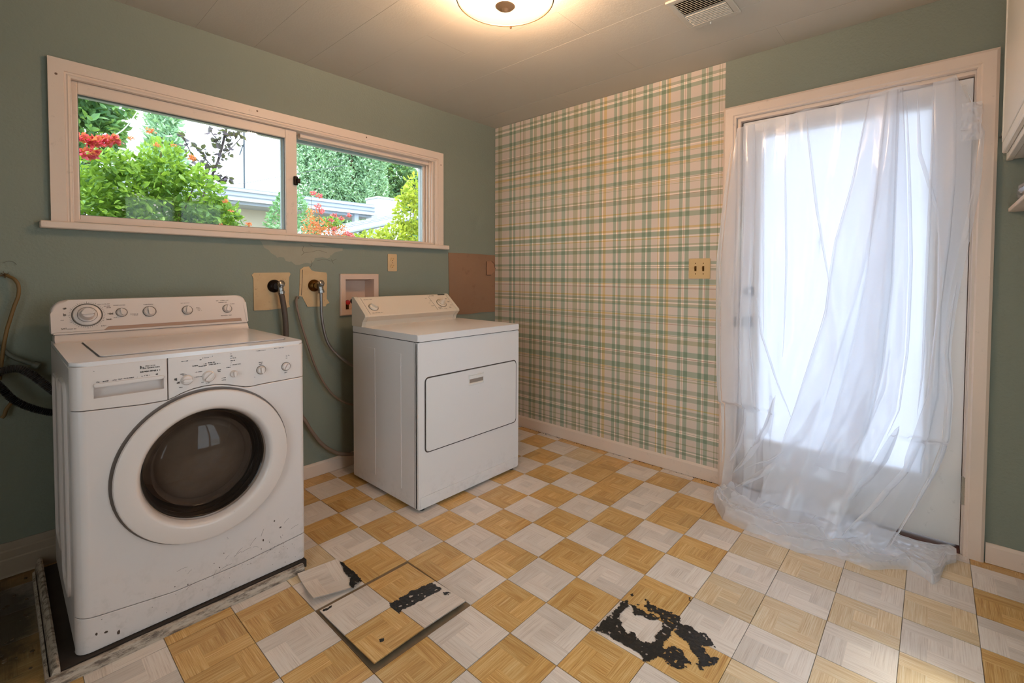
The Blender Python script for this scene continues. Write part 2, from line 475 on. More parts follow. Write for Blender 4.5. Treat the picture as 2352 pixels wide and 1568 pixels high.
# ceiling of narrow planks with open joints, roof slab with eaves over it
ceiling = structure(MB().box(XL - WT, XR + WT, YF - WT, YB + WT, H + 0.012, H + 0.06).build('ceiling', M_DARK, smooth=0))
PW = 0.2686
k = 0
xx = -0.004 - 0.2405
cols = [(-0.2405, 0.0)]
while xx > XL:
    cols.append((xx - PW, xx)); xx -= PW
for n, (a, b) in enumerate(cols):
    a = max(a, XL)
    cuts = [0.0, -0.804, -2.154, -3.30] if n % 2 == 0 else [0.0, -1.432, -2.79, -3.30]
    for c1, c0 in zip(cuts, cuts[1:]):
        MB().box(a + 0.0001, b - 0.0001, c0 + 0.0001, c1 - 0.0001, H + tr.uniform(0, 0.0004), H + 0.014, 0.0008).build('ceiling_panel', M_CEIL, ceiling, smooth=30)
M_ROOF = plain('eave_paint', (0.80, 0.80, 0.78), 0.6)
structure(MB().box(XL - 0.8, XR + 0.85, YF - 0.8, YB + 0.75, H + 0.062, H + 0.2).build('roof', M_ROOF, smooth=0))

# ------------------------------------------------------------------ plaid wallpaper (flat print)
VS = """O0.0360,0.0490 D0.0490,0.0540 O0.0540,0.0820 G0.1640,0.1920 W0.1970,0.2020 G0.2090,0.2310 O0.2760,0.2900 D0.3110,0.3170 O0.3250,0.3350 G0.3810,0.4100 W0.4110,0.4160 O0.4210,0.4480 G0.4860,0.5130 W0.5160,0.5220 O0.5250,0.5500 G0.5910,0.6190 W0.6200,0.6250 O0.6270,0.6520 G0.6920,0.7260 W0.7270,0.7320 O0.7440,0.7580 O0.7960,0.8350 W0.8370,0.8410 O0.8550,0.8700 G0.9100,0.9370 W0.9380,0.9420 O0.9440,0.9750 G1.0160,1.0340 D1.0340,1.0390 W1.0400,1.0450 Y1.0480,1.0700 G1.1260,1.1490 W1.1510,1.1570 R1.1580,1.1620 G1.1670,1.1870 O1.2290,1.2550 W1.2570,1.2610 O1.2630,1.2870 G1.3390,1.3650 W1.3670,1.3710 R1.3720,1.3750 G1.3780,1.4040 Y1.4470,1.4540 W1.4540,1.4590 G1.4640,1.4900 W1.4930,1.4970 O1.4990,1.5080 Y1.5080,1.5240 G1.5840,1.6060 W1.6080,1.6120 R1.6130,1.6160 W1.6160,1.6200 G1.6240,1.6490 G1.7120,1.7350 W1.7380,1.7420 R1.7430,1.7460 G1.7520,1.7750 O1.8130,1.8190 O1.8290,1.8320"""
HS = """L0.1130,0.1280 W0.1310,0.1350 L0.1370,0.1460 O0.1730,0.1800 G0.2150,0.2390 W0.2410,0.2460 D0.2460,0.2490 W0.2510,0.2560 L0.2610,0.2890 O0.3390,0.3470 D0.3500,0.3540 W0.3550,0.3600 L0.3650,0.3870 Y0.3990,0.4080 L0.4430,0.4700 W0.4740,0.4780 Y0.4780,0.4820 L0.4900,0.5160 O0.5650,0.5730 D0.5810,0.5850 Y0.5890,0.5950 G0.5990,0.6330 L0.6770,0.6990 W0.7010,0.7050 R0.7050,0.7090 W0.7110,0.7160 G0.7190,0.7500 O0.7940,0.8210 W0.8340,0.8390 O0.8390,0.8440 G0.8480,0.8710 R0.9120,0.9160 L0.9230,0.9460 Y0.9540,0.9640 L0.9690,0.9740 G1.0210,1.0310 O1.0310,1.0430 W1.0460,1.0510 L1.0530,1.0680 Y1.0760,1.0860 R1.1380,1.1430 W1.1520,1.1560 Y1.1590,1.1640 G1.1670,1.1960 L1.2500,1.2660 W1.2670,1.2730 D1.2730,1.2770 W1.2780,1.2840 G1.2870,1.3050 G1.3670,1.3940 W1.3970,1.4020 O1.4040,1.4140 Y1.4500,1.4570 W1.4590,1.4640 G1.4670,1.4960 W1.4990,1.5060 Y1.5100,1.5230 G1.5810,1.6100 W1.6170,1.6210 Y1.6240,1.6330 G1.6900,1.6940 L1.6940,1.7130 D1.7150,1.7190 W1.7190,1.7250 O1.7290,1.7400 O1.7840,1.7880 Y1.7950,1.7980 Y1.8020,1.8060 W1.8100,1.8140 D1.8150,1.8180 G1.8220,1.8450 O1.8990,1.9030 Y1.9050,1.9090 Y1.9120,1.9170 G1.9220,1.9450 O1.9750,1.9790 Y1.9820,2.0000 W2.0090,2.0140 L2.0170,2.0310 G2.0340,2.0500 O2.0960,2.1080 Y2.1170,2.1210 Y2.1250,2.1290 L2.1310,2.1520 D2.1560,2.1600 W2.1620,2.1660 O2.2230,2.2350 W2.2420,2.2450 Y2.2450,2.2490 G2.2570,2.2850 G2.3500,2.3740 W2.3770,2.3820 D2.3820,2.3840 W2.3840,2.3890 L2.3890,2.4080"""
TINT = {'G': (0.54, 0.70, 0.63), 'O': (0.68, 0.73, 0.60), 'D': (0.55, 0.56, 0.47), 'W': (1.28, 1.28, 1.28), 'Y': (0.95, 0.82, 0.50), 'R': (0.72, 0.57, 0.52), 'L': (0.63, 0.72, 0.66), 'B': (1, 1, 1)}
BASE = lin((0.835, 0.755, 0.690))

def stripes(m, coord, txt, lo, hi):
    st = []
    for t in txt.split():
        a, b = t[1:].split(','); st.append((float(a), float(b), TINT[t[0]]))
    st.sort()
    segs = [st[k:k + 14] for k in range(0, len(st), 14)]
    out = None
    for n, sg in enumerate(segs):
        a = lo if n == 0 else (segs[n - 1][-1][1] + sg[0][0]) / 2
        b = hi if n == len(segs) - 1 else (sg[-1][1] + segs[n + 1][0][0]) / 2
        stops = [(0.0, (1, 1, 1))]
        for s0, s1, c in sg:
            stops.append(((s0 - a) / (b - a), c)); stops.append(((s1 - a) / (b - a), (1, 1, 1)))
        f = m.math('DIVIDE', m.math('SUBTRACT', coord, a), b - a)
        col = m.ramp(f, stops, 'CONSTANT')
        out = col if out is None else m.mix(m.math('GREATER_THAN', coord, a), out, col)
    return out

m = NT('plaid_wallpaper'); p = m.pos(); x, y, z = m.sep(p)
wob = m.math('MULTIPLY', m.math('SUBTRACT', m.noise(1.3, 2, p), 0.5), 0.004)
vy = m.math('ADD', m.math('MULTIPLY', y, -1.0), wob)
vz = m.math('ADD', z, wob)
col = m.mix(1.0, stripes(m, vy, VS, 0.0, 1.86), stripes(m, vz, HS, 0.0, 2.45), 'MULTIPLY')
col = m.mix(1.0, (*BASE, 1), col, 'MULTIPLY')
col = m.mix(m.math('MULTIPLY', m.noise(3, 4, p), 0.18), col, lin((0.66, 0.55, 0.40)))
M_PLAID = m.done(m.pbr(col, 0.6, 0, m.bump(m.noise(160, 2, p), 0.08, 0.001), 0.3))
MB().box(-0.0018, 0, -1.848, -0.003, 0.02, H - 0.003).build('wallpaper', M_PLAID, wall_back, smooth=0)

# ------------------------------------------------------------------ baseboards
def base_y(x0, x1, h, name, mat):      # along the window wall
    m = MB(); m.prism([(0, 0.002), (0, h), (-0.004, h), (-0.013, h - 0.012), (-0.014, 0.002)], x0, x1, 'yz')
    return structure(m.build(name, mat, smooth=30))
def base_x(y0, y1, h, name, mat):
    m = MB(); m.prism([(0, 0.002), (0, h), (-0.004, h), (-0.013, h - 0.012), (-0.014, 0.002)], y0, y1, 'xz')
    m.v = [(a, b, c) for a, b, c in m.v]
    return structure(m.build(name, mat, smooth=30))
base_y(-2.10, -0.015, 0.082, 'baseboard_left', M_TRIM)
# taller, older moulded piece left of the washer
bl = MB()
bl.prism([(0, 0.002), (0, 0.135), (-0.006, 0.135), (-0.010, 0.122), (-0.010, 0.108), (-0.016, 0.102), (-0.016, 0.075), (-0.020, 0.07), (-0.020, 0.012), (-0.024, 0.002)], XL, -2.10, 'yz')
structure(bl.build('baseboard_left', M_TRIM_OLD, smooth=30))
base_x(-1.848, -0.014, 0.086, 'baseboard_back', M_TRIM)
base_x(YF, -2.951, 0.086, 'baseboard_back', M_TRIM)
M_GRIME = plain('grime', (0.10, 0.075, 0.055), 0.9)
gb = MB()
gr = random.Random(5)
for k in range(110):
    yy = -0.05 - 1.78 * gr.random()
    a = gr.uniform(.001, .005)
    gb.lathe([(0, 0.0005), (a, 0.0005), (a * .6, a * .35), (0, a * .45)], (-0.016 - gr.random() * .006, yy, 0), n=5)
g = gb.build('floor_grime', M_GRIME, smooth=0); tag(g, 'dark dirt gathered along the foot of the plaid wall baseboard', 'dirt', kind='stuff')

# ------------------------------------------------------------------ window
M_GLASS = NT('window_glass')
_t = M_GLASS.node('ShaderNodeBsdfTransparent'); _t.inputs[0].default_value = (0.93, 0.97, 0.95, 1)
_g = M_GLASS.node('ShaderNodeBsdfGlossy'); _g.inputs['Roughness'].default_value = 0.02
_fr = M_GLASS.node('ShaderNodeFresnel'); _fr.inputs[0].default_value = 1.45
_mx = M_GLASS.node('ShaderNodeMixShader')
M_GLASS.t.links.new(M_GLASS.math('MULTIPLY', _fr.outputs[0], 0.35), _mx.inputs[0]); M_GLASS.t.links.new(_t.outputs[0], _mx.inputs[1]); M_GLASS.t.links.new(_g.outputs[0], _mx.inputs[2])
M_GLASS = M_GLASS.done(_mx.outputs[0])

def frame(m, x0, x1, z0, z1, w_, y0, y1, bev=0.002, sides='LRTB'):
    wl_, wr_, wt_, wb_ = w_ if hasattr(w_, '__len__') else (w_,) * 4
    if 'L' in sides: m.box(x0, x0 + wl_, y0, y1, z0, z1, bev)
    if 'R' in sides: m.box(x1 - wr_, x1, y0, y1, z0, z1, bev)
    if 'T' in sides: m.box(x0 + wl_, x1 - wr_, y0, y1, z1 - wt_, z1, bev)
    if 'B' in sides: m.box(x0 + wl_, x1 - wr_, y0, y1, z0, z0 + wb_, bev)
    return m
win = structure(empty('window_1', (-1.61, 0, 1.42), None, None))
cs = MB()
def casing_piece(m, a, b, horizontal, flip):
    # flat outer board + two stepped inner beads
    prof = [(0, 0), (0, -0.020), (0.048, -0.020), (0.050, -0.014), (0.056, -0.014), (0.060, -0.017), (0.066, -0.012), (0.070, -0.012), (0.072, 0)]
    return prof
OX0, OX1, OZ1 = -2.650, -0.568, 2.118
def mitre_run(m, prof):
    """left, top and right boards mitred at the corners"""
    path = [((OX0, 1.437), (1, 0)), ((OX0, OZ1), (1, -1)), ((OX1, OZ1), (-1, -1)), ((OX1, 1.437), (-1, 0))]
    n = len(prof); vs = []; fs = []
    for (px_, pz_), (dx_, dz_) in path:
        for a, d in prof: vs.append((px_ + dx_ * a, d, pz_ + dz_ * a))
    for k in range(3):
        for q in range(n - 1):
            fs.append((k * n + q, k * n + q + 1, (k + 1) * n + q + 1, (k + 1) * n + q))
    m.add(vs, fs); return m
cpar = mitre_run(MB(), casing_piece(None, 0, 0, 0, 0)).build('window_casing', M_TRIM, win, smooth=25)
nl = MB()
for (a, b) in ((-2.625, 2.05), (-1.85, 2.098), (-0.592, 2.03), (-1.2, 2.1)):
    nl.lathe([(0, -.0203), (0.005, -.0203), (0.004, -0.0195), (0, -0.0195)], (a, 0, b), (0, 1, 0), 8)
nl.build('nail_plug', plain('nail_rust', (0.45, 0.33, 0.25), 0.7), cpar)
MB().box(-2.684, -0.530, -0.045, 0.03, 1.407, 1.437, 0.004).build('window_sill', M_TRIM, win)
# jamb lining with sliding tracks
jb = MB()
frame(jb, WX0, WX1, WZ0, WZ1, 0.012, 0.0, 0.15, 0)
jb.box(-1.60, WX1, 0.028, 0.040, 2.022, 2.05, .002); jb.box(-1.60, WX1, 0.058, 0.070, 2.018, 2.05, .002)
for yy, ww in ((0.020, 0.022), (0.045, 0.03), (0.072, 0.040)):
    jb.box(WX1 - ww, WX1, yy, yy + 0.012, WZ0, WZ1, .002)
jb.box(WX0, WX1, 0.03, 0.15, WZ0, WZ0 + 0.010, .002)
jb.build('window_jamb', M_TRIM, win)
ow = MB(); frame(ow, WX0 + .01, WX1 - 0.02, WZ0, WZ1, (0.03, 0.02, 0.050, 0.016), 0.105, 0.135, .002)
ow.box(-1.665, -1.635, 0.105, 0.135, WZ0, WZ1, .002)
ow.build('outer_frame', M_ALU, win)
sash = frame(MB(), -2.592, -1.628, 1.444, 2.048, (0.034, 0.064, 0.052, 0.030), 0.012, 0.046, 0.003).build('window_sash', M_TRIM, win)
MB().box(-2.560, -1.690, 0.030, 0.034, 1.470, 2.000).build('window_pane', M_GLASS, sash, smooth=0)
gk = frame(MB(), -2.560, -1.690, 1.472, 1.998, 0.005, 0.026, 0.040, 0).build('glazing_gasket', plain('gasket_grey', (0.35, 0.37, 0.36), 0.6), sash, smooth=0)
rs_ = frame(MB(), -1.690, -0.668, 1.452, 2.048, (0.04, 0.018, 0.016, 0.012), 0.084, 0.100, 0.002).build('window_sash', M_ALU, win)
MB().box(-1.66, -0.684, 0.090, 0.093, 1.462, 2.034).build('window_pane', M_GLASS, rs_, smooth=0)
lt = MB(); lt.box(-1.650, -1.628, -0.004, 0.014, 1.735, 1.785, .003); lt.box(-1.640, -1.618, -0.016, 0.0, 1.745, 1.772, .004)
lt.build('window_latch', plain('dark_bronze', (0.16, 0.12, 0.10), 0.45, 0.8), sash)

# second window, unseen, added in the right wall for daylight fill
w2 = structure(empty('added_window_2', (-1.47, YF, 0.1), None, None))
f2 = frame(MB(), RX0, RX1, RZ0, RZ1, 0.04, YF - 0.12, YF - 0.03, 0.003); f2.box(-1.50, -1.44, YF - 0.12, YF - 0.03, RZ0, RZ1, .003)
f2.build('window_frame', M_TRIM, w2)
MB().box(RX0 + .04, RX1 - .04, YF - 0.08, YF - 0.076, RZ0 + .04, RZ1 - .04).build('window_pane', M_GLASS, w2, smooth=0)

w3 = structure(empty('added_window_3', (XL, -2.45, FZ0), None, None))  # third window, unseen, added to bring daylight from behind the camera
f3 = MB()
for (a, b, c, d) in ((FY0, FY0 + .04, FZ0, FZ1), (FY1 - .04, FY1, FZ0, FZ1), (FY0 + .04, FY1 - .04, FZ0, FZ0 + .04), (FY0 + .04, FY1 - .04, FZ1 - .04, FZ1), (-2.47, -2.43, FZ0 + .04, FZ1 - .04)): f3.box(XL - .12, XL - .03, a, b, c, d, .003)
f3.build('window_frame', M_TRIM, w3)
MB().box(XL - .08, XL - .076, FY0 + .04, FY1 - .04, FZ0 + .04, FZ1 - .04).build('window_pane', M_GLASS, w3, smooth=0)

# ------------------------------------------------------------------ door with its casing
door = structure(empty('door_1', (0.04, -2.41, 0.0), None, None))
DX0, DX1 = 0.035, 0.078
SY0, SY1, SZ0, SZ1 = -2.871, -1.937, 0.022, 2.082          # slab
GY0, GY1, GZ0, GZ1 = -2.745, -2.030, 0.300, 1.995          # glazed opening
ds = MB()
for (a, b, c, d) in ((SY0, GY0, SZ0, SZ1), (GY1, SY1, SZ0, SZ1), (GY0, GY1, SZ0, GZ0), (GY0, GY1, GZ1, SZ1)):
    ds.box(DX0, DX1, a, b, c, d)
slab = ds.build('door_panel', trim_paint('door_paint', (0.885, 0.85, 0.815), 0.4), door, smooth=0)
gf = MB()
for (a, b, c, d) in ((GY0 - .022, GY0 + .006, GZ0 - .022, GZ1 + .022), (GY1 - .006, GY1 + .022, GZ0 - .022, GZ1 + .022), (GY0, GY1, GZ0 - .022, GZ0 + .006), (GY0, GY1, GZ1 - .006, GZ1 + .022)):
    gf.box(DX0 - 0.010, DX1 + 0.010, a, b, c, d, 0.004)
gfo = gf.build('glazing_bead', M_WHITEPL, door)
M_HAZE = NT('hazy_door_glass')
_tr = M_HAZE.node('ShaderNodeBsdfTransparent'); _tr.inputs[0].default_value = (.95, .97, 1, 1)
_tl = M_HAZE.node('ShaderNodeBsdfTranslucent'); _tl.inputs[0].default_value = (.60, .62, .66, 1)
_gl = M_HAZE.node('ShaderNodeBsdfGlossy'); _gl.inputs['Roughness'].default_value = .12
_a = M_HAZE.node('ShaderNodeMixShader'); _a.inputs[0].default_value = .87; M_HAZE.t.links.new(_tr.outputs[0], _a.inputs[1]); M_HAZE.t.links.new(_tl.outputs[0], _a.inputs[2])
_b = M_HAZE.node('ShaderNodeMixShader'); _b.inputs[0].default_value = .05; M_HAZE.t.links.new(_a.outputs[0], _b.inputs[1]); M_HAZE.t.links.new(_gl.outputs[0], _b.inputs[2])
M_HAZE = M_HAZE.done(_b.outputs[0])
MB().box(0.056, 0.058, GY0, GY1, GZ0, GZ1).build('door_glass', M_HAZE, door, smooth=0)
for (zz, rr, nm) in ((1.132, 0.026, 'deadbolt'), (0.962, 0.027, 'door_knob')):
    kb = MB()
    if nm == 'door_knob': kb.lathe([(0, 0), (0.032, 0), (0.032, 0.006), (0.014, 0.010), (0.013, 0.030), (0.024, 0.038), (0.028, 0.052), (0.022, 0.064), (0, 0.068)], (DX0, -1.985, zz), (-1, 0, 0), 24)
    else: kb.lathe([(0, 0), (0.030, 0), (0.028, 0.010), (0.020, 0.016), (0, 0.017)], (DX0, -1.985, zz), (-1, 0, 0), 24)
    if nm == 'deadbolt': kb.box(DX0 - 0.034, DX0 - 0.014, -1.990, -1.980, zz - .018, zz + .018, .002)
    kb.build(nm, plain(nm + '_metal', (0.20, 0.17, 0.15), 0.35, 0.9), door)
kb = MB().box(-0.004, 0.012, -1.926, -1.910, 0.925, 0.985, .003); kb.build('strike_plate', plain('strike_metal', (0.22, 0.19, 0.17), 0.4, 0.9), door)
for zz in (0.285, 1.79):
    hb = MB()
    hb.tube([(-.003, -2.880, zz - .058), (-.003, -2.880, zz + .058)], 0.0085, 12)
    for q in (-.058, -.02, .02, .058): hb.tube([(-.003, -2.880, zz + q - .002), (-.003, -2.880, zz + q + .002)], 0.0100, 12)
    hb.box(0.0, 0.034, -2.884, -2.873, zz - .05, zz + .05)
    hb.build('door_hinge', plain('hinge_metal', (0.60, 0.55, 0.48), 0.45, 0.2, var=.2), door)
jm = MB()
jm.box(0.004, WT, DY0, DY0 + 0.014, 0, DZ1); jm.box(0.004, WT, DY1 - 0.016, DY1, 0, DZ1); jm.box(0.004, WT, DY0 + .014, DY1 - .016, DZ1 - 0.018, DZ1)
jm.box(0.080, 0.094, DY0 + .014, DY0 + .03, 0, DZ1 - .018); jm.box(0.080, 0.094, DY1 - .03, DY1 - .016, 0, DZ1 - .018); jm.box(0.080, 0.094, DY0 + .03, DY1 - .03, DZ1 - .034, DZ1 - .018)
jm.build('door_frame', M_TRIM, door, smooth=0)
MB().box(0.0, WT + .04, DY0 + .014, DY1 - .016, -0.004, 0.010, .003).build('threshold', plain('red_brown_threshold', (0.34, 0.17, 0.12), 0.55, var=.2), door)
# casing boards
pr = [(0, 0), (0, -0.016), (0.010, -0.021), (0.050, -0.019), (0.056, -0.013), (0.064, -0.013), (0.068, -0.004), (0.068, 0)]
A0, A1, AZ = -2.947, -1.847, 2.172
vs = []; fs = []; n = len(pr)
for (py_, pz_), (dy_, dz_) in [((A1, 0.0), (-1, 0)), ((A1, AZ), (-1, -1)), ((A0, AZ), (1, -1)), ((A0, 0.0), (1, 0))]:
    for a, d in pr: vs.append((d, py_ + dy_ * a, pz_ + dz_ * a))
for k in range(3):
    for q in range(n - 1): fs.append((k * n + q, (k + 1) * n + q, (k + 1) * n + q + 1, k * n + q + 1))
structure(MB().add(vs, fs).build('trim_1', M_TRIM, smooth=25))
# ------------------------------------------------------------------ washing machine
from mathutils import noise as mn
def interp(tab, z):
    tab = sorted(tab)
    if z <= tab[0][0]: return tab[0][1]
    for (a, b), (c, d) in zip(tab, tab[1:]):
        if z <= c: return b + (d - b) * (z - a) / (c - a)
    return tab[-1][1]

wx0, wx1, wyf, wyb = -2.665, -1.961, -0.820, -0.105
washer = empty('washing_machine', (-2.31, -0.46, 0.03), 'big scuffed white front-loading washing machine with a round glass door and two dial panels', 'washing machine')
RL, RR = 0.036, 0.018
def wy(x):
    dl = x - wx0; dr = wx1 - x
    if dl < RL: return wyf + RL - math.sqrt(max(0, RL ** 2 - (RL - dl) ** 2))
    if dr < RR: return wyf + RR - math.sqrt(max(0, RR ** 2 - (RR - dr) ** 2))
    return wyf
def wcols(a, b, step=0.018):
    xs = {a, b}
    for k in range(9):
        t = PI / 2 * k / 8
        for x in (wx0 + RL * (1 - math.cos(t)), wx1 - RR * (1 - math.cos(t))):
            if a < x < b: xs.add(x)
    n = max(1, int((b - a) / step))
    for k in range(1, n): xs.add(a + (b - a) * k / n)
    out = []
    for x in sorted(xs):
        if not out or x - out[-1] > 0.0006: out.append(x)
    out[-1] = b
    return out
def curved_panel(m, a, b, zlo, zhi, lipL=False, lipR=False, liplo=True, liphi=True, extra=None):
    cols = [(x, 0.0) for x in wcols(a, b)]
    if lipL: cols = [(a, .014), (a, .0015)] + [(max(x, a + .0015), d) for x, d in cols]
    if lipR: cols = [(min(x, b - .0015), d) for x, d in cols] + [(b, .0015), (b, .014)]
    vs = []; nr = None
    for x, d in cols:
        lo, hi = zlo(x), zhi(x); y = wy(x) + d
        r = []
        if liplo: r += [(x, y + .014, lo), (x, y + .0016, lo)]
        r += [(x, y, lo + (.0018 if liplo else 0))]
        for q in (0.33, 0.66): r.append((x, y, lo + (hi - lo) * q))
        r += [(x, y, hi - (.0018 if liphi else 0))]
        if liphi: r += [(x, y + .0016, hi), (x, y + .014, hi)]
        nr = len(r); vs += r
    fs = []
    for i in range(len(cols) - 1):
        for k in range(nr - 1):
            fs.append((i * nr + k, (i + 1) * nr + k, (i + 1) * nr + k + 1, i * nr + k + 1))
    m.add(vs, fs)
kick = lambda x: interp([(-2.665, .150), (-2.62, .140), (-2.416, .116), (-2.2, .118), (-1.961, .139)], x)
seam = lambda x: interp([(-2.665, .797), (-2.49, .787), (-2.424, .788), (-2.40, .797), (-2.381, .806), (-2.35, .814), (-2.316, .818), (-2.28, .817), (-2.247, .811), (-2.215, .801), (-2.189, .792), (-2.165, .789), (-2.127, .792), (-1.961, .796)], x)
body = MB()
body.box(wx0, wx0 + .012, -.788, wyb, .045, .930, .003); body.box(wx1 - .012, wx1, -.800, wyb, .045, .930, .003)
body.box(wx0 + .01, wx1 - .01, -.785, wyb, .035, .048); body.box(wx0 + .01, wx1 - .01, wyb - .012, wyb, .04, .93)
body.build('cabinet_body', M_WASH, washer)
kp = MB(); curved_panel(kp, wx0, wx1, lambda x: .032 + .004 * 0, lambda x: kick(x) - .0012)
kp.build('kick_panel', M_WASH, washer)
cxd, czd = -2.308, 0.536
hole = 0.212
fp = MB()
curved_panel(fp, wx0, cxd - hole, lambda x: kick(x) + .0012, lambda x: seam(x) - .0013)
curved_panel(fp, cxd + hole, wx1, lambda x: kick(x) + .0012, lambda x: seam(x) - .0013)
arc = lambda x: math.sqrt(max(0, hole ** 2 - (x - cxd) ** 2))
curved_panel(fp, cxd - hole, cxd + hole, lambda x: kick(x) + .0012, lambda x: czd - arc(x), liphi=False)
curved_panel(fp, cxd - hole, cxd + hole, lambda x: czd + arc(x), lambda x: seam(x) - .0013, liplo=False)
fp.build('front_panel', M_WASH, washer)
dp = MB(); curved_panel(dp, wx0, -2.612, lambda x: seam(x) + .0013, lambda x: .932)
curved_panel(dp, -2.434, -2.4245, lambda x: seam(x) + .0013, lambda x: .932, lipR=True)
curved_panel(dp, -2.612, -2.434, lambda x: seam(x) + .0013, lambda x: .830, liphi=False); curved_panel(dp, -2.612, -2.434, lambda x: .8675, lambda x: .932, liplo=False)
drawer = dp.build('detergent_drawer', M_WASHP, washer)
cp = MB(); curved_panel(cp, -2.4215, wx1, lambda x: seam(x) + .0013, lambda x: .932, lipL=True)
ctrl = cp.build('control_panel', M_WASHP, washer)
# drawer pull: a scooped pocket let into the drawer front under a rolled lip
pk = MB(); n = 16; vs = []; fs = []
prof_p = [(wyf + .0005, .8300)] + [(wyf + .002 + .026 * math.sin(PI / 2 * k / 10), .8305 + .030 * (1 - math.cos(PI / 2 * k / 10))) for k in range(11)] + [(wyf + .026, .8665), (wyf + .001, .8675)]
for y, z in prof_p: vs += [(-2.612, y, z), (-2.434, y, z)]
for k in range(len(prof_p) - 1): fs.append((2 * k, 2 * k + 1, 2 * k + 3, 2 * k + 2))
fs.append(tuple(2 * k for k in range(len(prof_p)))); fs.append(tuple(2 * k + 1 for k in range(len(prof_p)))[::-1])
pk.add(vs, fs); pull = pk.build('drawer_pull', M_WASHP, drawer, smooth=30)
lp = MB(); lp.prism(rrect(-2.613, -2.433, .8655, .8765, .005), wyf - .0065, wyf + .001, 'xz', .003, 3); lp.build('pull_lip', M_WASHP, pull)

# top deck with inset lid
td = MB()
td.prism(rrect(wx0, wx1, -.818, wyb, (.01, .01, .038, .020)), .932, .946, 'xy', .006, 3)
td.build('top_deck', M_WASHTOP, washer)
ld = MB(); ld.prism(rrect(-2.585, -2.000, -.735, -.255, .018), .9455, .9500, 'xy', .0025, 2); ld.build('lid', M_WASHTOP, washer)
lg = MB(); lg.prism(rrect(-2.589, -1.996, -.739, -.251, .020), .9455, .9466, 'xy'); lg.build('lid_seam', M_INKG, washer)
# console
cy_ = lambda z: -.203 + (z - .975) * .33
cn = Vector((0, -1, .33)).normalized()
cm_ = MB(); cm_.prism(rrect(-2.668, -1.966, .978, 1.112, (.036, .052, .006, .006), 7), -.2, -.11, 'xz', .009, 3)
cm_.v = [(x, (cy_(z) + (y + .2)) if y < -.15 else y, z) for x, y, z in cm_.v]
console = cm_.build('console', M_WASHP, washer)
rb = MB(); rb.prism([(-.110, .945), (-.110, .976), (-.196, .976), (-.206, .966), (-.210, .952), (-.222, .946)], -2.660, -1.969, 'yz', .003); rb.build('console_riser', M_WASHP, washer)
cg = MB(); cg.box(-2.664, -1.967, -.196, -.112, .975, .979); cg.build('console_seam', M_INKG, washer, smooth=0)
st = MB(); pts = [(-2.512, .9865), (-2.498, .9985), (-1.998, 1.0005), (-1.996, .988)]
vs = [(x, cy_(z) - .0012, z) for x, z in pts]; st.add(vs, [(0, 1, 2, 3)]); 
st.tube([vs[0], vs[1], vs[2], vs[3], vs[0]], .0008, 5)
st.build('trim_strip', M_TAUPE, console, smooth=0)

def knob(name, pos, nrm, r, style='bar', ang=0.0, ring=True, parent=None, mat=None, h=0.016):
    mat = mat or M_WASHP
    nrm = Vector(nrm).normalized(); ex = Vector((1, 0, 0)); ey = nrm.cross(ex).normalized(); ex = ey.cross(nrm)
    R_ = Matrix((ex, ey, nrm)).transposed().to_4x4(); R_.translation = Vector(pos)
    R_ = R_ @ Matrix.Rotation(ang, 4, 'Z')
    m = MB()
    if style == 'dial':
        m.lathe([(0, 0), (r, 0), (r, .003), (r * .92, .006), (r * .55, .008), (r * .52, .012), (r * .50, .030), (r * .44, .036), (0, .038)], n=36)
        m.prism(rrect(-r * .5, r * .5, -r * .17, r * .17, r * .15), .030, .043, 'xy', .003)
    else:
        m.lathe([(0, 0), (r, 0), (r * .98, .004), (r * .86, .008), (r * .80, .010), (0, .011)], n=28)
        m.prism(rrect(-r * .26, r * .26, -r * .82, r * .82, r * .22), .008, h + .004, 'xy', .0025)
    o = m.xf(R_).build(name, mat, parent)
    if ring:
        q = MB(); q.lathe([(r * 1.04, .0002), (r * 1.12, .0002), (r * 1.12, .0012), (r * 1.04, .0012)], n=36)
        if style == 'dial': q.lathe([(r * .70, .0072), (r * .73, .0070), (r * .73, .0078), (r * .70, .0082)], n=36)
        q.xf(R_).build('knob_ring', M_INKG, o)
    return o
for nm, x, z, r, sty, an, in [('timer_dial', -2.561, 1.050, .043, 'dial', .05), ('selector_knob', -2.452, 1.054, .0175, 'bar', .15), ('selector_knob', -2.357, 1.053, .0215, 'bar', .1), ('selector_knob', -2.217, 1.051, .0190, 'bar', -.15), ('selector_knob', -2.053, 1.049, .0185, 'bar', -.2)]:
    knob(nm, (x, cy_(z) - .0006, z), cn, r, sty, an, True, console)
for x, z, r, an, rg in [(-2.369, .849, .0175, 1.57, False), (-2.303, .851, .0205, -.8, False), (-2.222, .848, .0130, .1, False), (-2.127, .848, .0155, .1, True), (-2.034, .848, .0155, -.5, True)]:
    knob('selector_knob', (x, wyf - .0004, z), (0, -1, 0), r, 'bar', an, rg, ctrl)

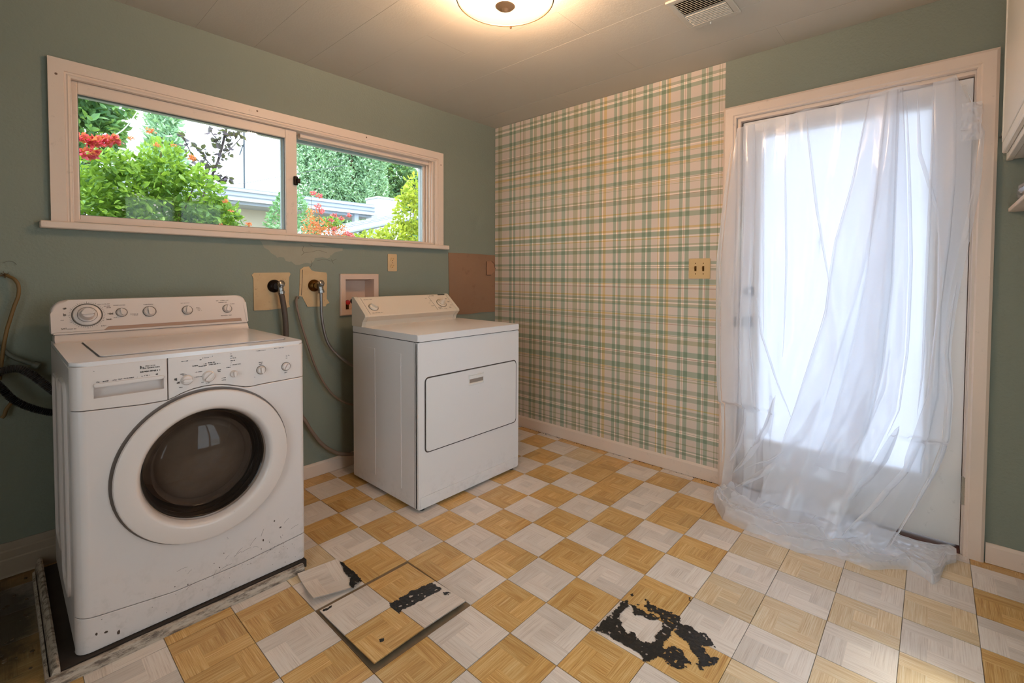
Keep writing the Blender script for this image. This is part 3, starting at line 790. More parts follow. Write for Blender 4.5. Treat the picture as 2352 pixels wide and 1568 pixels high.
# worn, unreadable print: dashes and ticks
pr_ = random.Random(11)
def word(m, x, z, w_, h_, surf):
    q = x
    while q < x + w_:
        lw = pr_.uniform(.0007, .0018)
        if pr_.random() < .88:
            hh = h_ * pr_.uniform(.45, .85); zz = z + (h_ - hh) * pr_.uniform(0, .6)
            y = surf(z)
            m.add([(q, surf(zz) - .0007, zz), (q + lw, surf(zz) - .0007, zz), (q + lw, surf(zz + hh) - .0007, zz + hh), (q, surf(zz + hh) - .0007, zz + hh)], [(0, 1, 2, 3)])
        q += lw + pr_.uniform(.0003, .0008)
def print_part(name, lst, surf, parent, mat):
    m = MB()
    for x, z, w_, h_ in lst: word(m, x, z, w_, h_, surf)
    return m
flat = lambda z: wyf
m = print_part('p', [(-2.497, .905, .010, .014), (-2.483, .912, .026, .0045), (-2.486, .905, .042, .0045), (-2.497, .893, .052, .0065), (-2.606, .878, .008, .006), (-2.590, .879, .012, .004), (-2.566, .879, .008, .005), (-2.555, .880, .042, .004), (-2.505, .880, .014, .004), (-2.486, .881, .014, .004), (-2.456, .880, .006, .006), (-2.612, .915, .002, .002)], flat, drawer, M_INK)
tag(m.build('printed_marks', M_INK, drawer, smooth=0), kind='stuff')
L = [(-2.384, .914, .020, .004), (-2.330, .912, .008, .005), (-2.322, .918, .020, .003), (-2.292, .920, .003, .004), (-2.352, .893, .016, .0045), (-2.333, .889, .022, .0045), (-2.318, .896, .008, .004), (-2.305, .898, .022, .0045), (-2.302, .891, .036, .0045), (-2.314, .890, .004, .005),
     (-2.232, .922, .004, .003), (-2.232, .913, .005, .005), (-2.232, .905, .004, .004), (-2.226, .905, .012, .004), (-2.232, .896, .008, .004), (-2.222, .896, .006, .004), (-2.232, .888, .004, .005), (-2.232, .879, .005, .005), (-2.226, .880, .028, .004), (-2.246, .872, .012, .004),
     (-2.262, .836, .014, .004), (-2.262, .828, .014, .004), (-2.388, .870, .014, .004), (-2.384, .866, .016, .003), (-2.405, .850, .008, .012), (-2.398, .840, .008, .008), (-2.392, .824, .010, .004), (-2.344, .870, .020, .004), (-2.346, .853, .022, .003), (-2.276, .868, .012, .004), (-2.274, .862, .008, .004), (-2.312, .826, .012, .003), (-2.326, .831, .006, .003),
     (-2.146, .923, .004, .002), (-2.140, .922, .030, .003), (-2.078, .924, .036, .004), (-2.136, .876, .014, .004), (-2.136, .869, .012, .004), (-2.034, .888, .006, .004), (-2.024, .890, .004, .004), (-2.034, .880, .006, .003), (-2.152, .822, .004, .003), (-2.042, .822, .014, .004)]
m = print_part('p', L, flat, ctrl, M_INK); tag(m.build('printed_marks', M_INK, ctrl, smooth=0), kind='stuff')
L = [(-2.528, 1.090, .040, .003), (-2.508, 1.081, .020, .004), (-2.500, 1.074, .014, .004), (-2.498, 1.046, .018, .010), (-2.502, 1.024, .018, .008), (-2.640, 1.000, .016, .004), (-2.640, .996, .044, .004), (-2.632, 1.074, .010, .010), (-2.632, 1.048, .008, .014), (-2.640, 1.032, .010, .003), (-2.520, 1.000, .014, .006),
     (-2.478, 1.083, .040, .003), (-2.424, 1.044, .026, .003), (-2.416, 1.039, .018, .003), (-2.480, 1.032, .010, .004), (-2.376, 1.082, .034, .004), (-2.240, 1.082, .034, .003), (-2.182, 1.058, .014, .003), (-2.178, 1.052, .014, .003), (-2.176, 1.046, .014, .003), (-2.096, 1.086, .008, .008), (-2.080, 1.088, .036, .004), (-2.088, 1.079, .034, .004), (-2.040, 1.070, .020, .003), (-2.084, 1.016, .050, .004)]
m = print_part('p', L, cy_, console, M_INKG)
for k in range(48):       # ticks around the timer dial
    t = 2 * PI * k / 48; x, z = -2.561 + .051 * math.sin(t), 1.050 + .047 * math.cos(t)
    l = .004 if k % 4 else .007
    x2, z2 = x + l * math.sin(t), z + l * math.cos(t)
    if z2 > 1.104 or z2 < .984: continue
    dx, dz = .0005 * math.cos(t), -.0005 * math.sin(t)
    m.add([(x - dx, cy_(z) - .0006, z - dz), (x + dx, cy_(z) - .0006, z + dz), (x2 + dx, cy_(z2) - .0006, z2 + dz), (x2 - dx, cy_(z2) - .0006, z2 - dz)], [(0, 1, 2, 3)])
tag(m.build('printed_marks', M_INKG, console, smooth=0), kind='stuff')

# round door
ax = (0, -1, 0); oc = (cxd, wyf, czd)
dr = MB().lathe([(.205, -.010), (.258, -.006), (.263, .004), (.2665, .010), (.268, .018), (.2655, .0245), (.259, .0275), (.232, .0300), (.2135, .0305), (.2065, .0285), (.2005, .0215), (.197, .010), (.194, -.006), (.192, -.012)], oc, ax, 72).build('door_ring', M_WASHP, washer)
rg = MB().lathe([(.262, -.006), (.274, -.006), (.275, .0012), (.262, .0015)], oc, ax, 72).build('door_shadow_ring', plain('shadow_ring_grey', (0.42, 0.37, 0.34), 0.5), washer)  # grey ring coloured as the shadow line around the door
M_SMOKE = NT('smoked_door_glass')
_t = M_SMOKE.node('ShaderNodeBsdfTransparent'); _t.inputs[0].default_value = (.72, .66, .60, 1)
_g = M_SMOKE.node('ShaderNodeBsdfGlossy'); _g.inputs['Roughness'].default_value = 0.04; _g.inputs[0].default_value = (.9, .88, .86, 1)
_f = M_SMOKE.node('ShaderNodeLayerWeight'); _f.inputs[0].default_value = .28
_m = M_SMOKE.node('ShaderNodeMixShader')
M_SMOKE.t.links.new(M_SMOKE.math('MULTIPLY', _f.outputs[0], .9), _m.inputs[0]); M_SMOKE.t.links.new(_t.outputs[0], _m.inputs[1]); M_SMOKE.t.links.new(_g.outputs[0], _m.inputs[2])
_d2 = M_SMOKE.node('ShaderNodeBsdfDiffuse'); M_SMOKE.set(_d2.inputs[0], M_SMOKE.mix(M_SMOKE.noise(9, 4, M_SMOKE.pos()), lin((.34, .27, .22)), lin((.55, .46, .40))))
_m2 = M_SMOKE.node('ShaderNodeMixShader'); _m2.inputs[0].default_value = .42; M_SMOKE.t.links.new(_m.outputs[0], _m2.inputs[1]); M_SMOKE.t.links.new(_d2.outputs[0], _m2.inputs[2])
M_SMOKE = M_SMOKE.done(_m2.outputs[0])
M_SMOKE2 = M_SMOKE.copy(); M_SMOKE2.name = 'dark_glass_flange'
for nd in M_SMOKE2.node_tree.nodes:
    if nd.type == 'MIX_SHADER' and not nd.inputs[0].is_linked: nd.inputs[0].default_value = .06
gl = MB().lathe([(.193, .002), (.186, .0015), (.181, -.004), (.179, -.012), (.175, -.014), (.173, -.024), (.169, -.026), (.166, -.038), (.160, -.044)], oc, ax, 80).build('door_glass', M_SMOKE2, dr, smooth=60)
MB().lathe([(.160, -.044), (.155, -.062), (.150, -.072), (.146, -.074), (.142, -.070), (.138, -.064), (.118, -.056), (.085, -.049), (.040, -.0455), (0, -.045)], oc, ax, 80).build('glass_bowl', M_SMOKE, dr, smooth=60)
gk = MB().lathe([(.196, -.008), (.190, -.020), (.192, -.030), (.184, -.042), (.186, -.055), (.178, -.066), (.180, -.080), (.174, -.10), (.20, -.12)], oc, ax, 72)
gk.build('door_gasket', plain('gasket_rubber', (0.15, 0.13, 0.12), 0.3), washer)
dm = MB().lathe([(.20, -.118), (.24, -.13), (.25, -.20), (.25, -.46), (.22, -.50), (0, -.50)], oc, ax, 48)
dm.build('drum', plain('drum_metal', (0.62, 0.50, 0.42), 0.4, 0.2, var=.25, scale=20), washer)
# pressed beads on the left side panel
sb = MB()
for (a, b, c, d) in ((-.70, -.50, .16, .86), (-.47, -.25, .22, .84)):
    ring = [(wx0 - .0005, y, z) for y, z in rrect(a, b, c, d, .05)]
    sb.tube(ring + [ring[0]], .0075, 8, cap=False)
sb.build('side_bead', M_WASH, washer)
# chips and rust in the lower enamel
ch = MB(); cr_ = random.Random(4)
for x, z, s in [(-2.595, .078, .007), (-2.565, .060, .009), (-2.618, .085, .005), (-2.127, .175, .006), (-2.085, .235, .005), (-2.062, .200, .006)] + [(cr_.uniform(-2.5, -2.0), cr_.gauss(.115, .035), cr_.uniform(.0008, .0026)) for _ in range(70)]:
    if z < .04: continue
    sx, sz = s * cr_.uniform(.4, 1), s * cr_.uniform(.5, 1.3)
    pts = [(x + sx * math.cos(t) * cr_.uniform(.6, 1), z + sz * math.sin(t) * cr_.uniform(.6, 1)) for t in [2 * PI * k / 7 for k in range(7)]]
    ch.add([(a, wyf - .0005, b) for a, b in pts], [tuple(range(7))])
for _ in range(16):
    x, z = cr_.uniform(-2.45, -2.02), cr_.gauss(.15, .03); t = cr_.uniform(-.6, 1.2); l = cr_.uniform(.01, .035)
    if z < .05: continue
    q = [(x, wyf - .0004, z), (x + l * math.cos(t) * .5, wyf - .0004, z + l * math.sin(t) * .5 + .002), (x + l * math.cos(t), wyf - .0004, z + l * math.sin(t))]
    ch.tube(q, .00032, 4, smooth=3)
tag(ch.build('enamel_chips', plain('rust_chip', (0.27, 0.20, 0.15), 0.7, var=.4, scale=80), washer, smooth=0), kind='stuff')

# tray of trim boards the washer stands in
tray = empty('washer_tray', (-2.33, -0.45, 0), 'low dirty white boarded tray under the washing machine', 'tray')
MB().box(-2.70, -1.965, -.835, -.10, .0005, .0295).build('tray_base', plain('tray_board', (0.20, 0.15, 0.11), 0.8, var=.3, scale=20), tray, smooth=0)
M_OLDW = NT('flaking_white_paint'); _p = M_OLDW.pos()
_mp = M_OLDW.node('ShaderNodeMapping'); _mp.inputs['Scale'].default_value = (.35, 1, 1.6); M_OLDW.t.links.new(_p, _mp.inputs['Vector'])
_f = M_OLDW.ramp(M_OLDW.noise(46, 7, _mp.outputs[0], .75), [(.47, 0), (.60, 1)])
M_OLDW = M_OLDW.done(M_OLDW.pbr(M_OLDW.mix(M_OLDW.math('MULTIPLY', _f, .85), lin((.70, .63, .56)), lin((.30, .23, .18))), .7, 0, M_OLDW.bump(_f, -.6, .002)))
rl = MB(); rl.prism([(-2.725, .0005), (-2.722, .030), (-2.716, .046), (-2.708, .050), (-2.702, .046), (-2.700, .0005)], -.845, -.045, 'xz', .002)
rl.prism([(-2.734, .0005), (-2.733, .022), (-2.726, .026), (-2.724, .0005)], -.845, -.10, 'xz'); rl.build('tray_rail', M_OLDW, tray)
rl = MB(); rl.prism([(-.866, .0005), (-.866, .012), (-.861, .016), (-.858, .026), (-.850, .030), (-.841, .028), (-.840, .0005)], -2.735, -1.985, 'yz', .002); rl.build('tray_rail', M_OLDW, tray)

# ------------------------------------------------------------------ dryer
dx0, dx1, dyf, dyb = -1.395, -0.632, -0.830, -0.185
dryer = empty('clothes_dryer', (-1.01, -0.5, 0), 'square white clothes dryer with a sloping cream control panel and drop-down door', 'dryer')
MB().box(dx0, dx1, dyf + .006, dyb, .016, .876, .006, 2).build('cabinet_body', M_DRY, dryer)
fpn = MB(); fpn.prism(rrect(dx0, dx1, .016, .875, .006), dyf - .001, dyf + .02, 'xz', .006, 3); fpn.build('front_panel', M_DRY, dryer)
MB().box(dx0 - .0003, dx0 + .004, -.7990, -.7975, .018, .875).build('panel_seam', M_INKG, dryer, smooth=0)
MB().box(dx0 + .002, dx1 - .002, dyf + .003, dyb, .874, .8795).build('top_seam', M_DARK, dryer, smooth=0)
tp = MB(); tp.prism(rrect(dx0 - .003, dx1 + .003, dyf - .006, dyb, .010), .879, .914, 'xy', .008, 3); tp.build('top_panel', M_DRY, dryer)
ro = rrect(-1.352, -.657, .303, .690, .022, 7)
sm = MB(); rr_ = [(x, dyf - .001, z) for x, z in ro]; sm.tube(rr_ + [rr_[0]], .0032, 6, cap=False); sm.build('door_seam', plain('door_seam_dark', (0.24, 0.19, 0.16), 0.6), dryer)
dd = MB(); dd.prism(rrect(-1.3485, -.6605, .3065, .6865, .020, 7), dyf - .0055, dyf - .0012, 'xz', .0025, 3); ddo = dd.build('dryer_door', M_DRY, dryer)
hm = MB(); frame(hm, -1.058, -.938, .598, .661, (.007, .007, .007, .010), dyf - .0085, dyf - .0052, .0015); ho = hm.build('door_handle', M_WHITEPL, ddo)
hr = MB(); n = 12; vs = []; fs = []
for k in range(n + 1):
    t = k / n; zz = .607 + .048 * t
    for x in (-1.052, -.944): vs.append((x, dyf - .0062 + .0 + .0 - .002 * (1 - t) ** 2, zz))
for k in range(n): fs.append((2 * k, 2 * k + 1, 2 * k + 3, 2 * k + 2))
hr.add(vs, fs); hr.build('handle_cup', M_DRYP, ho)
MB().box(-1.050, -.946, dyf - .0082, dyf - .0066, .613, .636).build('handle_shade_strip', plain('handle_shade', (.56, .49, .44), .5), ho, smooth=0)  # darker strip coloured as shade under the lip; the door is solid
MB().box(-1.052, -.944, dyf - .0115, dyf - .006, .634, .654, .002).build('handle_lip', M_WHITEPL, ho)
tk = MB(); tk.prism(rrect(dx0 + .012, dx1 - .008, .020, .078, .003), dyf - .0045, dyf - .0005, 'xz', .0016); tk.build('toe_panel', M_DRY, dryer)
for a, b in ((-.430, -.288), (-.682, -.552)):
    sp = MB(); sp.prism(rrect(a, b, .086, .804, .004), dx0 - .0016, dx0 + .001, 'yz', .0012); sp.build('side_emboss', M_DRY, dryer)
ft = 0
for x, y in ((dx0 + .04, dyf + .03), (dx1 - .04, dyf + .03), (dx0 + .04, dyb - .04), (dx1 - .04, dyb - .04)):
    MB().lathe([(0, .0005), (.018, .0005), (.018, .008), (.009, .010), (.009, .018), (0, .018)], (x, y, 0), n=14).build('foot', M_BLACKR, dryer)
prof = [(-.190, .914), (-.190, 1.080), (-.203, 1.083), (-.214, 1.080), (-.334, .984), (-.337, .974), (-.326, .966), (-.302, .945), (-.298, .914)]
co = MB(); co.prism(prof, -1.378, -.714, 'yz', .002); dcons = co.build('console', M_DRYP, dryer)
prof2 = [(-.188, .914), (-.188, 1.083), (-.203, 1.087), (-.217, 1.083), (-.337, .987), (-.341, .974), (-.329, .963), (-.306, .944), (-.302, .914)]
M_DRYS = enamel('dryer_end_cap', (0.84, 0.78, 0.70), 0.4, 0.1, 0.1, False)
for a, b in ((-1.402, -1.378), (-.714, -.690)):
    e = MB(); e.prism(prof2, a, b, 'yz', .003); e.build('end_cap', M_DRYS, dryer)
gz = lambda z: -.214 - (1.080 - z) * 1.25
gn = Vector((0, -.096, .120)).normalized()
off = gn * .0004
def on(x, z): return (x, gz(z) + off.y, z + off.z)
for (xx_, nm) in ((-1.362, 'panel_line'), (-.868, 'panel_line')):
    m = MB(); m.tube([on(xx_, 1.076), on(xx_ - 0.0, .988)], .0009, 5); m.build(nm, M_INKG, dcons)
knob('dryer_knob', on(-1.315, 1.024), gn, .027, 'bar', .6, True, dcons, M_DRYP, .020)
knob('timer_dial', on(-.800, 1.026), gn, .033, 'dial', .9, True, dcons, M_DRYP)
gsurf = lambda z: gz(z) - .0002
m = print_part('p', [(-1.348, 1.066, .055, .004), (-1.345, .992, .07, .004), (-.905, 1.060, .014, .004), (-.902, 1.030, .012, .004), (-.898, 1.012, .022, .004), (-.858, 1.072, .04, .006), (-.884, 1.042, .018, .004), (-.852, 1.0, .03, .005), (-.745, 1.05, .02, .008), (-.745, 1.03, .022, .008), (-.74, 1.01, .02, .005), (-.76, .995, .016, .008), (-.81, .99, .02, .004), (-.850, .993, .03, .004)], gsurf, dcons, M_INKG)
tag(m.build('printed_marks', M_INKG, dcons, smooth=0), kind='stuff')
MB().box(-.778, -.722, -.2175, -.2095, 1.0775, 1.0835).build('rating_label', plain('olive_label', (0.20, 0.16, 0.08), .5), dcons, smooth=0)

# ------------------------------------------------------------------ things on the window wall
def fan(m, pts, y0, y1):
    """thin sheet with an irregular outline against the window wall"""
    n = len(pts); tris = tessellate_polygon([[Vector((a, b, 0)) for a, b in pts]])
    m.add([(a, y0, b) for a, b in pts] + [(a, y1, b) for a, b in pts], [tuple(t) for t in tris] + [(i, (i + 1) % n, n + (i + 1) % n, n + i) for i in range(n)])
    return m
M_TAPE = NT('masking_tape'); _p = M_TAPE.pos()
_c = M_TAPE.mix(M_TAPE.noise(18, 4, _p), lin((0.74, 0.595, 0.42)), lin((0.80, 0.675, 0.50)))
_c = M_TAPE.mix(M_TAPE.math('MULTIPLY', M_TAPE.ramp(M_TAPE.noise(55, 6, _p, .7), [(.60, 0), (.72, 1)]), .5), _c, lin((.42, .32, .18)))
M_TAPE = M_TAPE.done(M_TAPE.pbr(_c, .6, 0, M_TAPE.bump(M_TAPE.noise(70, 4, _p), .5, .002)))
t1 = MB(); fan(t1, [(-1.870, 1.226), (-1.684, 1.229), (-1.677, 1.221), (-1.686, 1.200), (-1.688, 1.050), (-1.683, 1.032), (-1.70, 1.026), (-1.808, 1.019), (-1.873, 1.020), (-1.874, 1.196), (-1.882, 1.214)], -.0045, 0)
o = t1.build('tape_patch', M_TAPE, smooth=0); tag(o, 'square patch of masking tape on green wall around the left water valve', 'tape')
t2 = MB(); fan(t2, [(-1.622, 1.246), (-1.600, 1.262), (-1.572, 1.265), (-1.556, 1.243), (-1.537, 1.236), (-1.466, 1.230), (-1.461, 1.215), (-1.464, 1.070), (-1.446, 1.043), (-1.464, 1.038), (-1.472, 1.024), (-1.581, 1.026), (-1.612, 1.088), (-1.630, 1.092)], -.0045, 0)
o = t2.build('tape_patch', M_TAPE, smooth=0); tag(o, 'torn masking tape patch on green wall around the right water valve, one corner missing', 'tape')
m = MB(); m.tube([(-1.609, -.006, 1.245), (-1.617, -.006, 1.095)], .0014, 5); m.build('tape_crease', M_INKG, o)

def valve(x, z, brass, label):
    v = empty('water_valve', (x, 0, z), label, 'valve')
    m = MB(); m.lathe([(0, .001), (.036, .001), (.036, .005), (.030, .016), (.018, .024), (.018, .040), (0, .040)], (x, -.0045, z), (0, -1, 0), 24); m.build('escutcheon', M_BRASS if brass else plain('dark_metal_ring', (.15, .11, .09), .4, .8), v)
    m = MB(); m.lathe([(0, .03), (.017, .03), (.019, .036), (.019, .062), (.015, .070), (0, .072)], (x + .004, 0, z), (.25, -1, .1), 6)
    m.lathe([(0, 0), (.015, 0), (.015, .03), (.0175, .032), (.0175, .048), (0, .05)], (x + .014, -.052, z + .004), (.12, -.1, -1), 10); m.build('valve_body', M_CHROME, v)
    m = MB(); m.lathe([(0, 0), (.016, 0), (.018, .004), (.018, .011), (.014, .014), (0, .015)], (x + .016, -.060, z + .014), (.3, -1, .45), 6)
    m.build('packing_nut', M_CHROME, v)
    return v
valve(-1.768, 1.152, False, 'corroded chrome water valve with dark ring on the left tape patch')
valve(-1.542, 1.152, True, 'chrome water valve with round brass collar on the right tape patch')
def hose(name, pts, r, mat, label, cat='hose', y=-.05, n=10, ribs=0, sm=8):
    P = [Vector(q) if len(q) == 3 else Vector((q[0], y, q[1])) for q in pts]
    if ribs:
        Q = spline(P, sm); L_ = [0]
        for a, b in zip(Q, Q[1:]): L_.append(L_[-1] + (b - a).length)
        N = int(L_[-1] / ribs) * 2; out = []; rs = []
        k = 0
        for i in range(N + 1):
            s_ = L_[-1] * i / N
            while k < len(L_) - 2 and L_[k + 1] < s_: k += 1
            f = (s_ - L_[k]) / max(1e-9, L_[k + 1] - L_[k]); out.append(Q[k].lerp(Q[k + 1], f)); rs.append(r if i % 2 else r * .80)
        m = MB().tube(out, rs + [rs[-1]], n)
        # radii are indexed per point
        m = MB(); m.tube(out, rs, n)
    else:
        m = MB().tube(P, r, n, smooth=sm)
    o = m.build(name, mat, smooth=50); tag(o, label, cat)
    return o
hose('water_hose', [(-1.752, -.058, 1.116), (-1.745, -.060, 1.08), (-1.733, -.058, 1.0), (-1.727, -.055, .93), (-1.724, -.05, .86), (-1.728, -.05, .72), (-1.74, -.05, .55)], .0145, M_RUBBER, 'thick brown rubber hose hanging from the left water valve behind the washer')
hose('water_hose', [(-1.527, -.062, 1.108), (-1.526, -.062, 1.06), (-1.520, -.058, .95), (-1.485, -.05, .815), (-1.42, -.05, .725), (-1.33, -.06, .649), (-1.25, -.08, .62)], .0085, M_STEEL, 'braided steel hose curving from the right water valve down behind the dryer')
hose('wall_cable', [(-1.636, -.004, 1.082), (-1.648, -.02, 1.084), (-1.656, -.026, 1.055), (-1.648, -.03, 1.0), (-1.628, -.035, .915), (-1.591, -.04, .784), (-1.545, -.04, .649), (-1.474, -.04, .519), (-1.405, -.04, .444), (-1.331, -.05, .401), (-1.25, -.06, .385)], .0065, M_CABLE, 'thin tan cable hanging from a hole in the wall between the valves', 'cable')
hose('drain_hose', [(-1.72, -.05, .55), (-1.66, -.045, .43), (-1.62, -.045, .366), (-1.582, -.045, .293), (-1.517, -.045, .197), (-1.44, -.045, .128), (-1.36, -.05, .094), (-1.25, -.07, .08)], .0110, M_CABLE, 'grey brown hose drooping low behind the washer toward the baseboard', 'hose')
hose('wall_cable', [(-2.785, -.004, 1.214), (-2.772, -.018, 1.206), (-2.758, -.03, 1.194), (-2.748, -.034, 1.168), (-2.750, -.034, 1.128), (-2.762, -.034, 1.085), (-2.774, -.034, 1.034), (-2.784, -.034, .99), (-2.794, -.034, .92), (-2.802, -.03, .84), (-2.806, -.03, .80)], .0062, M_CABLE2, 'yellow brown cable with frayed top hanging at the left edge of the wall', 'cable')
fr = MB(); q = random.Random(2)
for k in range(16): fr.tube([(-2.783, -.012, 1.208), (-2.783 + q.uniform(-.014, .012), -.014 + q.uniform(-.012, .006), 1.208 + q.uniform(-.008, .02))], .0012, 4)
for k in range(3): fr.tube([(-2.783, -.012, 1.212), (-2.81, -.016, 1.212 - k * .004), (-2.84, -.010, 1.206 - k * .003)], .0011, 4, smooth=4)
fr.build('frayed_end', plain('frayed_fibre', (.36, .27, .15), .7), bpy.data.objects['wall_cable.001'])
hose('cut_tube', [(-2.83, -.02, .96), (-2.800, -.022, .925), (-2.776, -.025, .892), (-2.745, -.03, .868), (-2.712, -.034, .848)], .0085, M_GREYTUBE, 'cut grey tube with a capped end on the wall above the ribbed hoses', 'tube')
MB().lathe([(0, -.004), (.013, -.004), (.015, .002), (.015, .016), (.011, .02), (0, .02)], (-2.712, -.034, .848), (.8, -.1, -.55), 12).build('end_cap', M_GREYTUBE, bpy.data.objects['cut_tube'])
hose('ribbed_hose', [(-2.86, -.05, .80), (-2.825, -.05, .822), (-2.793, -.05, .838), (-2.756, -.055, .840), (-2.720, -.06, .812), (-2.675, -.07, .756), (-2.63, -.08, .70)], .0165, M_RIB, 'upper black ribbed hose bending over into the back of the washer', ribs=.0062, n=14)
hose('ribbed_hose', [(-2.86, -.10, .862), (-2.825, -.10, .815), (-2.800, -.10, .775), (-2.772, -.10, .728), (-2.731, -.10, .690), (-2.673, -.10, .656), (-2.62, -.10, .640)], .0145, M_BLACKR, 'lower black ribbed hose sagging along the wall into the washer', ribs=.0062, n=14)
hose('cable_tail', [(-2.765, -.03, .715), (-2.778, -.03, .700), (-2.790, -.03, .680), (-2.796, -.03, .658), (-2.803, -.03, .648)], .0065, M_CABLE2, 'short tan cable tail dangling under the lower ribbed hose', 'cable')

# recessed outlet box for the washer taps
ub = empty('wall_box', (-1.245, 0, 1.09), 'recessed cream plastic tap box set in the wall behind the dryer', 'wall box')
m = MB(); bx0, bx1, bz0, bz1 = -1.380, -1.112, .960, 1.222
pr2 = [(0, 0), (0, -.012), (.006, -.016), (.034, -.013), (.036, -.003), (.036, 0)]
path = [((bx0, bz0), (1, 1)), ((bx0, bz1), (1, -1)), ((bx1, bz1), (-1, -1)), ((bx1, bz0), (-1, 1))]
vs = [(px_ + dx_ * a, d, pz_ + dz_ * a) for (px_, pz_), (dx_, dz_) in path for a, d in pr2]; n = len(pr2); fs = []
for k in range(4):
    for q in range(n - 1): fs.append((k * n + q, k * n + q + 1, ((k + 1) % 4) * n + q + 1, ((k + 1) % 4) * n + q))
m.add(vs, fs); M_UB = plain('box_plastic', (.82, .69, .60), .42)
m.build('box_frame', M_UB, ub, smooth=25)
m = MB(); ix0, ix1, iz0, iz1 = bx0 + .036, bx1 - .036, bz0 + .036, bz1 - .036
m.add([(ix0, -.002, iz0), (ix1, -.002, iz0), (ix1, -.002, iz1), (ix0, -.002, iz1), (ix0 + .008, .085, iz0 + .008), (ix1 - .008, .085, iz0 + .008), (ix1 - .008, .085, iz1 - .008), (ix0 + .008, .085, iz1 - .008)],
      [(4, 5, 6, 7), (0, 4, 7, 3), (1, 2, 6, 5), (0, 1, 5, 4), (3, 7, 6, 2)])
m.build('box_recess', M_UB, ub, smooth=0)
m = MB(); m.lathe([(0, 0), (.010, 0), (.010, .03), (.014, .034), (.014, .05), (0, .05)], (-1.318, .02, .996), (0, 0, 1), 12); m.build('box_tap', M_BRASS, ub)
m = MB(); m.lathe([(0, 0), (.015, 0), (.017, .004), (.015, .012), (0, .014)], (-1.326, .0, 1.042), (-.3, -1, 0), 8); m.build('tap_handle', M_RED, ub)
m = MB(); m.lathe([(0, 0), (.016, 0), (.018, .006), (.014, .016), (0, .02)], (-1.298, -.004, 1.046), (.3, -1, .3), 8); m.build('tap_handle', M_BLACKR, ub)
# hole is cut through wall_left behind the box
ol = empty('wall_outlet', (-1.0, 0, 1.3), 'tall ivory duplex power outlet on green wall under the window', 'outlet')
m = MB(); m.prism(rrect(-1.036, -.966, 1.240, 1.358, .004), -.006, 0, 'xz', .002); m.build('outlet_plate', M_IVORY, ol)
for z in (1.322, 1.276):
    m = MB(); m.prism(rrect(-1.018, -.984, z - .014, z + .014, .013), -.009, -.005, 'xz', .001); rcp = m.build('outlet_face', M_ALMOND, ol)
    m = MB(); m.box(-1.009, -1.007, -.0095, -.008, z - .001, z + .009); m.box(-.995, -.993, -.0095, -.008, z - .001, z + .009); m.lathe([(0, 0), (.003, 0), (.003, .001), (0, .001)], (-1.001, -.0088, z - .008), (0, -1, 0), 8)
    m.build('outlet_slot', M_INK, rcp, smooth=0)
m = MB(); m.lathe([(0, 0), (.003, 0), (.002, .001), (0, .001)], (-1.001, -.006, 1.299), (0, -1, 0), 8); m.build('screw', M_BRASS, ol)

# brown board in the corner
cb = MB(); fan(cb, [(-.507, 1.385), (-.36, 1.388), (-.006, 1.382), (-.004, 1.30), (-.006, .908), (-.16, .912), (-.30, .905), (-.503, .912), (-.500, 1.10)], -.006, 0)
M_BOARD = NT('brown_board'); _p = M_BOARD.pos()
_c = M_BOARD.mix(M_BOARD.noise(5, 5, _p), lin((.53, .385, .28)), lin((.60, .45, .335)))
_c = M_BOARD.mix(M_BOARD.math('MULTIPLY', M_BOARD.ramp(M_BOARD.noise(14, 6, _p, .7), [(.58, 0), (.74, 1)]), .4), _c, lin((.36, .23, .15)))
M_BOARD = M_BOARD.done(M_BOARD.pbr(_c, .75))
cbo = cb.build('brown_board', M_BOARD, smooth=0); tag(cbo, 'flat brown hardboard sheet on the wall in the corner above the dryer', 'board')
m = MB(); fan(m, [(-.107, 1.328), (-.05, 1.332), (-.022, 1.312), (-.004, 1.268), (-.006, 1.252), (-.03, 1.236), (-.055, 1.218), (-.103, 1.216), (-.11, 1.28)], -.009, -.006); m.build('torn_flap', plain('flap_brown', (.64, .46, .34), .75), cbo, smooth=0)
m = MB(); m.tube([(-.107, -.0095, 1.328), (-.112, -.0095, 1.27), (-.104, -.0095, 1.216), (-.055, -.0095, 1.216)], .0022, 5); m.tube([(-.05, -.0095, 1.334), (-.022, -.0095, 1.313), (-.004, -.0095, 1.268)], .0018, 5); m.build('tear_edge', plain('tear_dark', (.28, .17, .11), .8), cbo)

# bare plaster where the paint has peeled under the sill, and cracks
M_PLAST = plain('bare_plaster', (0.595, 0.565, 0.485), .8, var=.08, scale=20, bump=.3)
pq = random.Random(8)
def ragged(pts, amp, k=3):
    out = []
    for a, b in zip(pts, pts[1:] + pts[:1]):
        for i in range(k):
            t = i / k; out.append((a[0] + (b[0] - a[0]) * t + pq.uniform(-amp, amp), a[1] + (b[1] - a[1]) * t + pq.uniform(-amp, amp)))
    return out
m = MB(); fan(m, ragged([(-1.835, 1.398), (-1.60, 1.402), (-1.36, 1.385), (-1.35, 1.365), (-1.42, 1.350), (-1.44, 1.32), (-1.53, 1.312), (-1.56, 1.282), (-1.64, 1.276), (-1.70, 1.300), (-1.76, 1.325), (-1.80, 1.36)], .008, 4), -.0008, 0.0); po_ = m.build('peeled_patch', M_PLAST, wall_left, smooth=0)
m = MB()
